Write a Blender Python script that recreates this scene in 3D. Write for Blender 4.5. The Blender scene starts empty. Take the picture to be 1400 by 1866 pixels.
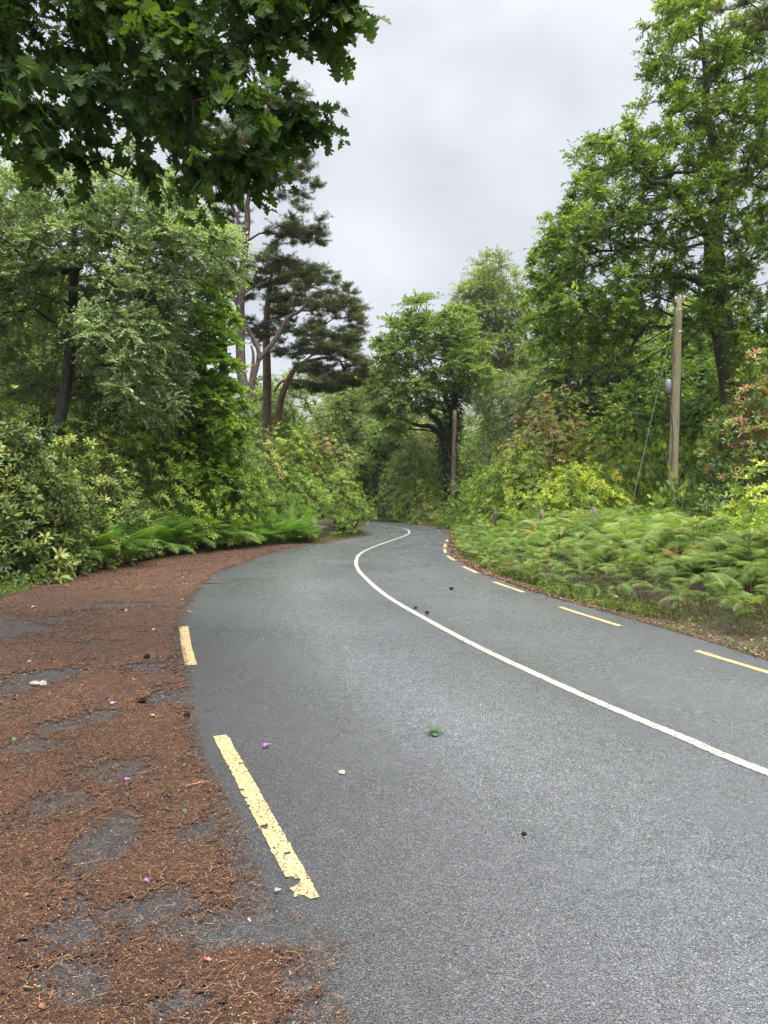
import bpy, math, random
import numpy as np

# ------------------------------------------------------------------ camera, world, sun, exposure
scene = bpy.context.scene
COL = scene.collection
EYE = 1.6
HAZE = True
F = 1300.0            # focal length in pixels of the 1400 x 1866 photograph
HZ = 900.0            # the horizon's row

cam_d = bpy.data.cameras.new("camera")
cam_d.sensor_fit = 'AUTO'
cam_d.sensor_width = 36.0
cam_d.lens = 36.0 * F / 1866.0
cam_d.shift_y = (HZ - 933.0) / 1866.0
cam_d.clip_start = 0.05
cam_d.clip_end = 5000.0
cam = bpy.data.objects.new("camera", cam_d)
cam.location = (0, 0, EYE)
cam.rotation_euler = (math.radians(90), 0, 0)
COL.objects.link(cam)
scene.camera = cam

SUN_EL, SUN_AZ = math.radians(62), math.radians(150)     # azimuth from +Y, clockwise
world = bpy.data.worlds.new("World")
scene.world = world
world.use_nodes = True
wn = world.node_tree
wn.nodes.clear()


def N(tree, kind, **kw):
    n = tree.nodes.new(kind)
    for k, v in kw.items():
        if k in n.bl_rna.properties.keys():
            setattr(n, k, v)
        else:
            n.inputs[k].default_value = v
    return n


def L(tree, a, b):
    tree.links.new(a, b)


def ramp(tree, fac, stops, interp='LINEAR'):
    r = tree.nodes.new('ShaderNodeValToRGB')
    cr = r.color_ramp
    cr.interpolation = interp
    while len(cr.elements) < len(stops):
        cr.elements.new(0.5)
    for e, (p, c) in zip(cr.elements, stops):
        e.position = p
        e.color = (c[0], c[1], c[2], 1.0)
    tree.links.new(fac, r.inputs[0])
    return r.outputs[0]


def mixc(tree, fac, a, b, mode='MIX'):
    m = tree.nodes.new('ShaderNodeMix')
    m.data_type = 'RGBA'
    m.blend_type = mode
    for sock, v in ((m.inputs[0], fac), (m.inputs[6], a), (m.inputs[7], b)):
        if isinstance(v, (int, float)):
            sock.default_value = v
        elif isinstance(v, tuple):
            sock.default_value = (v[0], v[1], v[2], 1.0)
        else:
            tree.links.new(v, sock)
    return m.outputs[2]


def mth(tree, op, a, b=0.0, clamp=False):
    m = tree.nodes.new('ShaderNodeMath')
    m.operation = op
    m.use_clamp = clamp
    for i, v in enumerate((a, b)):
        if isinstance(v, (int, float)):
            m.inputs[i].default_value = v
        else:
            tree.links.new(v, m.inputs[i])
    return m.outputs[0]


def build_world():
    t = wn
    sky = N(t, 'ShaderNodeTexSky', sky_type='NISHITA')
    sky.sun_disc = False
    sky.sun_elevation = SUN_EL
    sky.sun_rotation = SUN_AZ
    tc = N(t, 'ShaderNodeTexCoord')
    sep = N(t, 'ShaderNodeSeparateXYZ')
    L(t, tc.outputs['Generated'], sep.inputs[0])
    z = mth(t, 'MAXIMUM', sep.outputs[2], 0.0)
    mp = N(t, 'ShaderNodeMapping')
    mp.inputs['Scale'].default_value = (1.0, 1.0, 1.7)
    mp.inputs['Location'].default_value = (2.3, 0.4, 0.0)
    L(t, tc.outputs['Generated'], mp.inputs[0])
    n1 = N(t, 'ShaderNodeTexNoise', Scale=2.1, Detail=4.0, Roughness=0.42, Distortion=0.3)
    L(t, mp.outputs[0], n1.inputs['Vector'])
    n2 = N(t, 'ShaderNodeTexNoise', Scale=5.2, Detail=5.0, Roughness=0.5)
    L(t, mp.outputs[0], n2.inputs['Vector'])
    nn = mth(t, 'ADD', mth(t, 'MULTIPLY', n1.outputs[0], 0.75), mth(t, 'MULTIPLY', n2.outputs[0], 0.25))
    cloud = ramp(t, nn, [(0.40, (0.55, 0.565, 0.615)), (0.50, (0.66, 0.675, 0.72)), (0.60, (0.84, 0.85, 0.885))])
    # an overcast sky is a few times brighter overhead than near the horizon
    elev = ramp(t, z, [(0.0, (0.90, 0.90, 0.90)), (0.45, (0.95, 0.95, 0.95)), (0.58, (0.98, 0.98, 0.98)), (0.68, (2.6, 2.6, 2.6)), (0.8, (8.2, 8.2, 8.2)), (1.0, (10.8, 10.8, 10.8))])
    c = mixc(t, 1.0, cloud, elev, 'MULTIPLY')
    vm = N(t, 'ShaderNodeVectorMath', operation='SCALE')
    L(t, c, vm.inputs[0])
    vm.inputs['Scale'].default_value = SKY_GAIN
    out = mixc(t, 0.93, sky.outputs[0], vm.outputs[0])
    bg = N(t, 'ShaderNodeBackground', Strength=0.1)
    L(t, out, bg.inputs[0])
    o = N(t, 'ShaderNodeOutputWorld')
    L(t, bg.outputs[0], o.inputs[0])


SKY_GAIN = 4.4
build_world()
sun_d = bpy.data.lights.new("sun", 'SUN')
sun_d.energy = 1.5
sun_d.angle = math.radians(25)
sun_d.color = (1.0, 0.96, 0.9)
sun = bpy.data.objects.new("sun", sun_d)
sun.rotation_euler = (math.radians(90) - SUN_EL, 0, -SUN_AZ + math.pi)
COL.objects.link(sun)
scene.view_settings.view_transform = 'Standard'
scene.view_settings.look = 'None'
scene.view_settings.exposure = 1.35
scene.view_settings.gamma = 1.0
cy = scene.cycles
cy.max_bounces = 8
cy.diffuse_bounces = 4
cy.glossy_bounces = 2
cy.transmission_bounces = 4
cy.transparent_max_bounces = 4
cy.volume_bounces = 0
cy.caustics_reflective = False
cy.caustics_refractive = False
cy.use_denoising = True
cy.denoiser = 'OPENIMAGEDENOISE'
cy.denoising_prefilter = 'NONE'
cy.denoising_input_passes = 'RGB_ALBEDO_NORMAL'
cy.use_adaptive_sampling = True
cy.adaptive_threshold = 0.012


# ------------------------------------------------------------------ helpers
def at(px, py, d):
    return np.array([(px - 700.0) / F * d, d, EYE - (py - HZ) / F * d])


def ground(px, py):
    d = F * EYE / (py - HZ)
    return np.array([(px - 700.0) / F * d, d])


def tag(o, label=None, cat=None, group=None, kind=None):
    if label: o['label'] = label
    if cat: o['category'] = cat
    if group: o['group'] = group
    if kind: o['kind'] = kind
    return o


def empty(name, loc, label, cat, group=None, kind=None):
    o = bpy.data.objects.new(name, None)
    o.location = loc
    o.empty_display_size = 0.3
    COL.objects.link(o)
    return tag(o, label, cat, group, kind)


def mesh(name, v, faces, mat, parent=None, tint=None, smooth=False, origin=None):
    """faces: list of int arrays (m,k); tint: per-face float list of arrays matching faces"""
    v = np.asarray(v, dtype=np.float64)
    if origin is None and parent is not None:
        origin = np.array(parent.location)
    if origin is None:
        origin = np.zeros(3)
    v = v - origin
    if not isinstance(faces, list):
        faces = [faces]
        if tint is not None:
            tint = [tint]
    keep = [i for i, f in enumerate(faces) if len(f)]
    faces = [np.asarray(faces[i], dtype=np.int32) for i in keep]
    me = bpy.data.meshes.new(name)
    nl = sum(f.size for f in faces)
    npoly = sum(len(f) for f in faces)
    me.vertices.add(len(v))
    me.vertices.foreach_set('co', v.ravel().astype(np.float32))
    me.loops.add(nl)
    me.loops.foreach_set('vertex_index', np.concatenate([f.ravel() for f in faces]))
    me.polygons.add(npoly)
    tot = np.concatenate([np.full(len(f), f.shape[1], np.int32) for f in faces])
    st = np.concatenate([[0], np.cumsum(tot)[:-1]]).astype(np.int32)
    me.polygons.foreach_set('loop_start', st)
    me.polygons.foreach_set('loop_total', tot)
    if smooth:
        me.polygons.foreach_set('use_smooth', np.ones(npoly, dtype=bool))
    me.update(calc_edges=True)
    if tint is not None:
        a = me.attributes.new('tint', 'FLOAT', 'FACE')
        a.data.foreach_set('value', np.concatenate([np.asarray(tint[i], dtype=np.float32) for i in keep]))
    me.materials.append(mat)
    o = bpy.data.objects.new(name, me)
    COL.objects.link(o)
    if parent is not None:
        o.parent = parent
    else:
        o.location = origin
    return o


def nrm(a):
    return a / np.maximum(np.linalg.norm(a, axis=-1, keepdims=True), 1e-9)


def batch(tv, tf, pos, d, up, sc, wid=None):
    """place template (Y forward, Z normal) at every pos, along d, facing up"""
    d = nrm(d)
    x = nrm(np.cross(d, up))
    n = np.cross(x, d)
    if np.isscalar(sc):
        sc = np.full(len(pos), sc)
    w = sc if wid is None else sc * wid
    V = (pos[:, None, :] + tv[None, :, 0, None] * (x * w[:, None])[:, None, :]
         + tv[None, :, 1, None] * (d * sc[:, None])[:, None, :] + tv[None, :, 2, None] * (n * sc[:, None])[:, None, :])
    Fc = tf[None, :, :] + (np.arange(len(pos)) * len(tv))[:, None, None]
    return V.reshape(-1, 3), Fc.reshape(-1, tf.shape[1])


def tubes(chains, sides=6):
    vs, fs, off = [], [], 0
    a = np.arange(sides) * 2 * math.pi / sides
    ca, sa = np.cos(a), np.sin(a)
    for p, r in chains:
        p = np.asarray(p, float)
        r = np.asarray(r, float)
        t = np.empty_like(p)
        t[1:-1] = p[2:] - p[:-2]
        t[0] = p[1] - p[0]
        t[-1] = p[-1] - p[-2]
        t = nrm(t)
        m = nrm(t.mean(0))
        ref = np.array([1.0, 0.13, 0.07]) if abs(m[0]) < 0.7 else np.array([0.1, 0.2, 1.0])
        u = nrm(np.cross(t, ref))
        w = np.cross(t, u)
        ring = p[:, None, :] + r[:, None, None] * (u[:, None, :] * ca[None, :, None] + w[:, None, :] * sa[None, :, None])
        k = len(p)
        vs.append(ring.reshape(-1, 3))
        i = np.arange(k - 1)[:, None] * sides
        j = np.arange(sides)[None, :]
        j2 = (j + 1) % sides
        f = np.stack([i + j, i + j2, i + sides + j2, i + sides + j], -1).reshape(-1, 4) + off
        fs.append(f)
        off += k * sides
    return np.concatenate(vs), np.concatenate(fs)


def _h(ix, iy, s):
    v = np.sin(ix * 127.1 + iy * 311.7 + s * 74.7) * 43758.5453
    return v - np.floor(v)


def vnoise(x, y, s=0.0):
    ix, iy = np.floor(x), np.floor(y)
    fx, fy = x - ix, y - iy
    fx, fy = fx * fx * (3 - 2 * fx), fy * fy * (3 - 2 * fy)
    return (_h(ix, iy, s) * (1 - fx) + _h(ix + 1, iy, s) * fx) * (1 - fy) + (_h(ix, iy + 1, s) * (1 - fx) + _h(ix + 1, iy + 1, s) * fx) * fy


def fbm(x, y, s=0.0, o=4):
    r, a, t = 0, 0.5, 0
    for k in range(o):
        r = r + a * vnoise(x * 2 ** k, y * 2 ** k, s + k * 3.3)
        t += a
        a *= 0.55
    return r / t


def spline(pts, n=12):
    """Catmull-Rom through the points"""
    p = np.asarray(pts, float)
    p = np.vstack([2 * p[0] - p[1], p, 2 * p[-1] - p[-2]])
    out = []
    for i in range(1, len(p) - 2):
        t = np.linspace(0, 1, n, endpoint=False)[:, None]
        a, b, c, d = p[i - 1], p[i], p[i + 1], p[i + 2]
        out.append(0.5 * ((2 * b) + (-a + c) * t + (2 * a - 5 * b + 4 * c - d) * t ** 2 + (-a + 3 * b - 3 * c + d) * t ** 3))
    out.append(p[-2][None, :])
    return np.vstack(out)


def resample(p, step):
    s = np.concatenate([[0], np.cumsum(np.linalg.norm(np.diff(p, axis=0), axis=1))])
    n = max(2, int(s[-1] / step) + 1)
    t = np.linspace(0, s[-1], n)
    return np.stack([np.interp(t, s, p[:, k]) for k in range(p.shape[1])], 1)


def inside(poly, x, y):
    c = np.zeros(x.shape, bool)
    n = len(poly)
    for i in range(n):
        x1, y1 = poly[i]
        x2, y2 = poly[(i + 1) % n]
        cond = ((y1 > y) != (y2 > y))
        xx = (x2 - x1) * (y - y1) / ((y2 - y1) if y2 != y1 else 1e-9) + x1
        c ^= cond & (x < xx)
    return c


def dist_line(line, x, y):
    """distance to a polyline"""
    best = np.full(x.shape, 1e9)
    for i in range(len(line) - 1):
        a, b = line[i], line[i + 1]
        ab = b - a
        t = np.clip(((x - a[0]) * ab[0] + (y - a[1]) * ab[1]) / (ab @ ab + 1e-12), 0, 1)
        best = np.minimum(best, np.hypot(x - a[0] - t * ab[0], y - a[1] - t * ab[1]))
    return best


# ------------------------------------------------------------------ materials
def newmat(name):
    m = bpy.data.materials.new(name)
    m.use_nodes = True
    t = m.node_tree
    t.nodes.clear()
    o = t.nodes.new('ShaderNodeOutputMaterial')
    return m, t, o


def leafmat(name, stops, rough=0.5, trans=0.3, spec=0.4, tcol=None, patch=0.25, gain=(1.42, 1.3, 1.05)):
    """colour of each leaf comes from its own 'tint' value; a soft noise varies it between twigs"""
    m, t, o = newmat(name)
    stops = [(a, tuple(min(0.8, u * g) for u, g in zip(c, gain))) for a, c in stops]
    spec *= 0.6
    at_ = N(t, 'ShaderNodeAttribute', attribute_name='tint')
    geo = N(t, 'ShaderNodeNewGeometry')
    nz = N(t, 'ShaderNodeTexNoise', Scale=0.9, Detail=2.0)
    L(t, geo.outputs['Position'], nz.inputs['Vector'])
    f = mth(t, 'ADD', at_.outputs['Fac'], mth(t, 'MULTIPLY', mth(t, 'SUBTRACT', nz.outputs[0], 0.5), patch * 2), True)
    c = ramp(t, f, stops)
    p = N(t, 'ShaderNodeBsdfPrincipled', Roughness=rough)
    p.inputs['Specular IOR Level'].default_value = spec
    L(t, c, p.inputs['Base Color'])
    tr = N(t, 'ShaderNodeBsdfTranslucent')
    tc = mixc(t, 1.0, c, tcol or (1.6, 1.7, 0.6), 'MULTIPLY')
    L(t, tc, tr.inputs[0])
    mx = N(t, 'ShaderNodeMixShader', Fac=trans)
    L(t, p.outputs[0], mx.inputs[1])
    L(t, tr.outputs[0], mx.inputs[2])
    L(t, mx.outputs[0], o.inputs[0])
    return m


def barkmat(name, c1, c2, c3=None, scale=9.0, stretch=0.25, bump=0.6, cover=0.0, ccol=(0.3, 0.3, 0.25)):
    m, t, o = newmat(name)
    geo = N(t, 'ShaderNodeNewGeometry')
    mp = N(t, 'ShaderNodeMapping')
    mp.inputs['Scale'].default_value = (1, 1, stretch)
    L(t, geo.outputs['Position'], mp.inputs[0])
    n = N(t, 'ShaderNodeTexNoise', Scale=scale, Detail=6.0, Roughness=0.65)
    L(t, mp.outputs[0], n.inputs['Vector'])
    vo = N(t, 'ShaderNodeTexVoronoi', Scale=scale * 1.4)
    L(t, mp.outputs[0], vo.inputs['Vector'])
    c = ramp(t, n.outputs[0], [(0.3, c1), (0.52, c2), (0.72, c3 or c2)])
    if cover > 0:
        n2 = N(t, 'ShaderNodeTexNoise', Scale=3.0, Detail=5.0, Roughness=0.7)
        L(t, geo.outputs['Position'], n2.inputs['Vector'])
        k = mth(t, 'MULTIPLY', mth(t, 'SUBTRACT', n2.outputs[0], 1 - cover), 8.0, True)
        c = mixc(t, k, c, ccol)
    p = N(t, 'ShaderNodeBsdfPrincipled', Roughness=0.85)
    L(t, c, p.inputs['Base Color'])
    b = N(t, 'ShaderNodeBump', Strength=bump, Distance=0.03)
    L(t, mth(t, 'ADD', n.outputs[0], mth(t, 'MULTIPLY', vo.outputs['Distance'], 0.7)), b.inputs['Height'])
    L(t, b.outputs[0], p.inputs['Normal'])
    L(t, p.outputs[0], o.inputs[0])
    return m


def plain(name, col, rough=0.6, metal=0.0, var=0.15, scale=30.0, spec=0.5, trans=0.0):
    m, t, o = newmat(name)
    geo = N(t, 'ShaderNodeNewGeometry')
    n = N(t, 'ShaderNodeTexNoise', Scale=scale, Detail=4.0)
    L(t, geo.outputs['Position'], n.inputs['Vector'])
    c = ramp(t, n.outputs[0], [(0.3, tuple(v * (1 - var) for v in col)), (0.7, tuple(min(1, v * (1 + var)) for v in col))])
    p = N(t, 'ShaderNodeBsdfPrincipled', Roughness=rough, Metallic=metal)
    p.inputs['Specular IOR Level'].default_value = spec
    L(t, c, p.inputs['Base Color'])
    L(t, p.outputs[0], o.inputs[0])
    return m


def tintmat(name, stops, rough=0.8):
    m, t, o = newmat(name)
    a = N(t, 'ShaderNodeAttribute', attribute_name='tint')
    p = N(t, 'ShaderNodeBsdfPrincipled', Roughness=rough)
    p.inputs['Specular IOR Level'].default_value = 0.3
    L(t, ramp(t, a.outputs['Fac'], stops), p.inputs['Base Color'])
    L(t, p.outputs[0], o.inputs[0])
    return m


def asphalt():
    m, t, o = newmat('asphalt')
    geo = N(t, 'ShaderNodeNewGeometry')
    P = geo.outputs['Position']
    vo = N(t, 'ShaderNodeTexVoronoi', Scale=175.0)
    L(t, P, vo.inputs['Vector'])
    sepc = N(t, 'ShaderNodeSeparateColor')
    L(t, vo.outputs['Color'], sepc.inputs[0])
    big = N(t, 'ShaderNodeTexNoise', Scale=0.55, Detail=5.0, Roughness=0.6)
    L(t, P, big.inputs['Vector'])
    mid = N(t, 'ShaderNodeTexNoise', Scale=9.0, Detail=4.0, Roughness=0.7)
    L(t, P, mid.inputs['Vector'])
    fine = N(t, 'ShaderNodeTexNoise', Scale=260.0, Detail=2.0)
    L(t, P, fine.inputs['Vector'])
    chip = ramp(t, sepc.outputs[0], [(0.0, (0.034, 0.036, 0.038)), (0.55, (0.086, 0.088, 0.09)), (0.88, (0.13, 0.132, 0.135)), (0.96, (0.175, 0.175, 0.172)), (1.0, (0.26, 0.26, 0.25))])
    gap = ramp(t, vo.outputs['Distance'], [(0.38, (1, 1, 1)), (0.75, (0.45, 0.45, 0.46))])
    c = mixc(t, 1.0, chip, gap, 'MULTIPLY')
    sw = ramp(t, big.outputs[0], [(0.3, (0.90, 0.90, 0.90)), (0.5, (1.0, 1.0, 1.0)), (0.7, (1.08, 1.08, 1.08))])
    c = mixc(t, 1.0, c, sw, 'MULTIPLY')
    sm = ramp(t, mid.outputs[0], [(0.3, (0.85, 0.85, 0.85)), (0.7, (1.15, 1.15, 1.15))])
    c = mixc(t, 1.0, c, sm, 'MULTIPLY')
    # older, tarry and needle-stained surface along the near left edge
    at_ = N(t, 'ShaderNodeAttribute', attribute_name='stain')
    c = mixc(t, mth(t, 'MULTIPLY', at_.outputs['Fac'], 0.9), c, mixc(t, 1.0, c, (0.42, 0.395, 0.375), 'MULTIPLY'))
    tk = N(t, 'ShaderNodeAttribute', attribute_name='track_sheen')
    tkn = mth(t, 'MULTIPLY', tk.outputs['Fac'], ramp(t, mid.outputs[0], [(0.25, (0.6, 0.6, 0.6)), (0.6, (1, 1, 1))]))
    c = mixc(t, tkn, c, mixc(t, 1.0, c, (1.6, 1.61, 1.63), 'MULTIPLY'))  # polished lane band; its sky sheen is painted in as lighter colour
    # fine lengthwise cracks and tar seams
    mpc = N(t, 'ShaderNodeMapping')
    mpc.inputs['Rotation'].default_value = (0, 0, 0.5)
    mpc.inputs['Scale'].default_value = (1.0, 0.28, 1.0)
    L(t, P, mpc.inputs[0])
    crk = N(t, 'ShaderNodeTexVoronoi', feature='DISTANCE_TO_EDGE', Scale=0.55)
    wob = N(t, 'ShaderNodeTexNoise', Scale=3.0, Detail=5.0)
    L(t, mpc.outputs[0], wob.inputs['Vector'])
    L(t, mixc(t, 0.12, mpc.outputs[0], wob.outputs['Color']), crk.inputs['Vector'])
    ck = mth(t, 'MULTIPLY', mth(t, 'SUBTRACT', 0.0035, crk.outputs['Distance']), 400.0, True)
    ck = mth(t, 'MULTIPLY', ck, mth(t, 'MULTIPLY', mth(t, 'SUBTRACT', big.outputs[0], 0.50), 8.0, True))
    c = mixc(t, mth(t, 'MULTIPLY', ck, 0.0), c, (0.02, 0.02, 0.02))
    p = N(t, 'ShaderNodeBsdfPrincipled')
    p.inputs['Specular IOR Level'].default_value = 0.8
    L(t, c, p.inputs['Base Color'])
    r = ramp(t, big.outputs[0], [(0.3, (0.25, 0.25, 0.25)), (0.7, (0.33, 0.33, 0.33))])
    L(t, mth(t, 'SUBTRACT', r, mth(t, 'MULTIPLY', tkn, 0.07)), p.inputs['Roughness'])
    b = N(t, 'ShaderNodeBump', Strength=0.55, Distance=0.004)
    inv = mth(t, 'SUBTRACT', 1.0, vo.outputs['Distance'])
    L(t, mth(t, 'ADD', mth(t, 'ADD', inv, mth(t, 'MULTIPLY', sepc.outputs[1], 0.5)), mth(t, 'MULTIPLY', fine.outputs[0], 0.3)), b.inputs['Height'])
    L(t, b.outputs[0], p.inputs['Normal'])
    L(t, p.outputs[0], o.inputs[0])
    return m


def soilmat():
    m, t, o = newmat('woodland_soil')
    geo = N(t, 'ShaderNodeNewGeometry')
    n = N(t, 'ShaderNodeTexNoise', Scale=3.0, Detail=8.0, Roughness=0.7)
    L(t, geo.outputs['Position'], n.inputs['Vector'])
    n2 = N(t, 'ShaderNodeTexNoise', Scale=40.0, Detail=4.0, Roughness=0.7)
    L(t, geo.outputs['Position'], n2.inputs['Vector'])
    c = ramp(t, n.outputs[0], [(0.3, (0.03, 0.022, 0.016)), (0.5, (0.07, 0.05, 0.03)), (0.62, (0.06, 0.075, 0.025)), (0.8, (0.085, 0.062, 0.042))])
    c = mixc(t, 0.6, c, ramp(t, n2.outputs[0], [(0.3, (0.4, 0.4, 0.4)), (0.7, (1.7, 1.6, 1.5))]), 'MULTIPLY')
    p = N(t, 'ShaderNodeBsdfPrincipled', Roughness=0.95)
    L(t, c, p.inputs['Base Color'])
    b = N(t, 'ShaderNodeBump', Strength=0.8, Distance=0.04)
    L(t, n2.outputs[0], b.inputs['Height'])
    L(t, b.outputs[0], p.inputs['Normal'])
    L(t, p.outputs[0], o.inputs[0])
    return m


def littermat():
    m, t, o = newmat('needle_mat')
    geo = N(t, 'ShaderNodeNewGeometry')
    P = geo.outputs['Position']
    mp = N(t, 'ShaderNodeMapping')
    mp.inputs['Scale'].default_value = (1, 2.6, 1)
    mp.inputs['Rotation'].default_value = (0, 0, 0.3)
    L(t, P, mp.inputs[0])
    n = N(t, 'ShaderNodeTexNoise', Scale=85.0, Detail=5.0, Roughness=0.75, Distortion=1.5)
    L(t, mp.outputs[0], n.inputs['Vector'])
    n2 = N(t, 'ShaderNodeTexNoise', Scale=2.2, Detail=5.0, Roughness=0.6)
    L(t, P, n2.inputs['Vector'])
    c = ramp(t, n.outputs[0], [(0.3, (0.010, 0.006, 0.005)), (0.45, (0.036, 0.020, 0.015)), (0.58, (0.135, 0.062, 0.028)), (0.75, (0.35, 0.22, 0.11))])
    c = mixc(t, 1.0, c, ramp(t, n2.outputs[0], [(0.3, (0.7, 0.75, 0.8)), (0.5, (1, 1, 1)), (0.7, (1.4, 1.15, 1.0))]), 'MULTIPLY')
    p = N(t, 'ShaderNodeBsdfPrincipled', Roughness=0.8)
    p.inputs['Specular IOR Level'].default_value = 0.3
    L(t, c, p.inputs['Base Color'])
    b = N(t, 'ShaderNodeBump', Strength=0.9, Distance=0.008)
    L(t, n.outputs[0], b.inputs['Height'])
    L(t, b.outputs[0], p.inputs['Normal'])
    L(t, p.outputs[0], o.inputs[0])
    return m


def paintmat(name, col):
    m, t, o = newmat(name)
    geo = N(t, 'ShaderNodeNewGeometry')
    P = geo.outputs['Position']
    vo = N(t, 'ShaderNodeTexVoronoi', Scale=95.0)
    L(t, P, vo.inputs['Vector'])
    n = N(t, 'ShaderNodeTexNoise', Scale=45.0, Detail=6.0, Roughness=0.75)
    L(t, P, n.inputs['Vector'])
    n2 = N(t, 'ShaderNodeTexNoise', Scale=5.0, Detail=4.0)
    L(t, P, n2.inputs['Vector'])
    w = mth(t, 'MULTIPLY', mth(t, 'SUBTRACT', mth(t, 'ADD', n.outputs[0], mth(t, 'MULTIPLY', vo.outputs['Distance'], 0.32)), 0.675), 12.0, True)
    c = mixc(t, 1.0, col, ramp(t, n2.outputs[0], [(0.3, (0.85, 0.85, 0.85)), (0.7, (1.1, 1.1, 1.1))]), 'MULTIPLY')
    c = mixc(t, mth(t, 'MULTIPLY', w, 0.9), c, (0.06, 0.055, 0.05))
    p = N(t, 'ShaderNodeBsdfPrincipled', Roughness=0.55)
    L(t, c, p.inputs['Base Color'])
    b = N(t, 'ShaderNodeBump', Strength=0.5, Distance=0.003)
    L(t, mth(t, 'SUBTRACT', 1.0, vo.outputs['Distance']), b.inputs['Height'])
    L(t, b.outputs[0], p.inputs['Normal'])
    L(t, p.outputs[0], o.inputs[0])
    return m


def polemat():
    m, t, o = newmat('weathered_pole_wood')
    geo = N(t, 'ShaderNodeNewGeometry')
    mp = N(t, 'ShaderNodeMapping')
    mp.inputs['Scale'].default_value = (1, 1, 0.06)
    L(t, geo.outputs['Position'], mp.inputs[0])
    n = N(t, 'ShaderNodeTexNoise', Scale=38.0, Detail=6.0, Roughness=0.7)
    L(t, mp.outputs[0], n.inputs['Vector'])
    n2 = N(t, 'ShaderNodeTexNoise', Scale=2.5, Detail=5.0)
    L(t, geo.outputs['Position'], n2.inputs['Vector'])
    c = ramp(t, n.outputs[0], [(0.34, (0.05, 0.04, 0.03)), (0.45, (0.20, 0.16, 0.10)), (0.6, (0.32, 0.27, 0.17)), (0.8, (0.38, 0.34, 0.24))])
    c = mixc(t, mth(t, 'MULTIPLY', mth(t, 'SUBTRACT', n2.outputs[0], 0.45), 3.0, True), c, (0.24, 0.23, 0.11))
    p = N(t, 'ShaderNodeBsdfPrincipled', Roughness=0.85)
    L(t, c, p.inputs['Base Color'])
    b = N(t, 'ShaderNodeBump', Strength=0.8, Distance=0.02)
    L(t, n.outputs[0], b.inputs['Height'])
    L(t, b.outputs[0], p.inputs['Normal'])
    L(t, p.outputs[0], o.inputs[0])
    return m


M = {}
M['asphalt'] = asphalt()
M['soil'] = soilmat()
M['litter'] = littermat()
M['yellow'] = paintmat('yellow_paint', (0.50, 0.355, 0.145))
M['white'] = paintmat('white_paint', (0.37, 0.35, 0.29))
M['polewood'] = polemat()
M['needle'] = tintmat('fallen_needles', [(0.0, (0.012, 0.008, 0.007)), (0.3, (0.045, 0.022, 0.015)), (0.55, (0.135, 0.062, 0.028)), (0.8, (0.27, 0.15, 0.07)), (1.0, (0.50, 0.37, 0.21))])
M['bark_pine'] = barkmat('pine_bark', (0.03, 0.017, 0.013), (0.10, 0.052, 0.038), (0.17, 0.10, 0.075), 8, 0.4, 0.8)
M['bark_pine_grey'] = barkmat('pale_pine_bark', (0.035, 0.024, 0.021), (0.11, 0.075, 0.065), (0.20, 0.16, 0.14), 12, 0.5, 0.8, 0.40, (0.26, 0.24, 0.22))
M['bark_dark'] = barkmat('dark_bark', (0.012, 0.010, 0.008), (0.035, 0.029, 0.022), (0.065, 0.057, 0.04), 9, 0.3, 0.8)
M['bark_oak'] = barkmat('mossy_oak_bark', (0.025, 0.022, 0.016), (0.08, 0.07, 0.05), (0.13, 0.115, 0.08), 10, 0.35, 0.8, 0.48, (0.05, 0.065, 0.022))
M['bark_birch'] = barkmat('grey_birch_bark', (0.08, 0.08, 0.07), (0.22, 0.22, 0.19), (0.42, 0.42, 0.38), 6, 0.7, 0.3)
M['stem'] = barkmat('shrub_stem', (0.04, 0.03, 0.02), (0.10, 0.075, 0.05), (0.16, 0.12, 0.09), 20, 0.5, 0.4)
GREEN = lambda k, w=0.0: [(0.0, (0.016 * k, 0.030 * k, 0.010 * k)), (0.4, (0.038 * k, 0.078 * k, 0.018 * k)), (0.75, (0.085 * k, 0.155 * k, 0.030 * k)), (1.0, (0.16 * k, 0.23 * k, 0.05 * k))]
M['leaf_overhang'] = leafmat('red_oak_leaf', [(0, (0.018, 0.040, 0.012)), (0.5, (0.050, 0.095, 0.020)), (1, (0.11, 0.17, 0.035))], 0.5, 0.45, 0.28, gain=(1, 1, 1))
M['leaf_willow'] = leafmat('willow_leaf', [(0, (0.05, 0.075, 0.025)), (0.45, (0.11, 0.155, 0.06)), (0.8, (0.19, 0.245, 0.115)), (1, (0.34, 0.38, 0.25))], 0.5, 0.3, 0.4, gain=(1.22, 1.25, 1.25))
M['leaf_ash'] = leafmat('bright_leaf', [(0, (0.04, 0.085, 0.02)), (0.5, (0.10, 0.185, 0.04)), (1, (0.19, 0.29, 0.07))], 0.5, 0.4, 0.35)
M['leaf_oak'] = leafmat('oak_leaf', [(0, (0.035, 0.065, 0.02)), (0.4, (0.075, 0.13, 0.032)), (0.75, (0.14, 0.21, 0.05)), (1, (0.25, 0.31, 0.075))], 0.45, 0.33, 0.35, gain=(1.48, 1.40, 1.15))
M['leaf_mid'] = leafmat('broad_leaf', [(0, (0.06, 0.10, 0.035)), (0.45, (0.12, 0.185, 0.06)), (1, (0.22, 0.31, 0.11))], 0.5, 0.33, 0.35, gain=(1.3, 1.18, 1.1))
M['leaf_birch'] = leafmat('birch_leaf', [(0, (0.07, 0.10, 0.045)), (0.5, (0.14, 0.185, 0.09)), (1, (0.24, 0.29, 0.15))], 0.5, 0.35, 0.35)
M['leaf_grey'] = leafmat('grey_green_leaf', [(0, (0.07, 0.11, 0.05)), (0.5, (0.14, 0.19, 0.09)), (1, (0.24, 0.29, 0.15))], 0.55, 0.3, 0.3)
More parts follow.
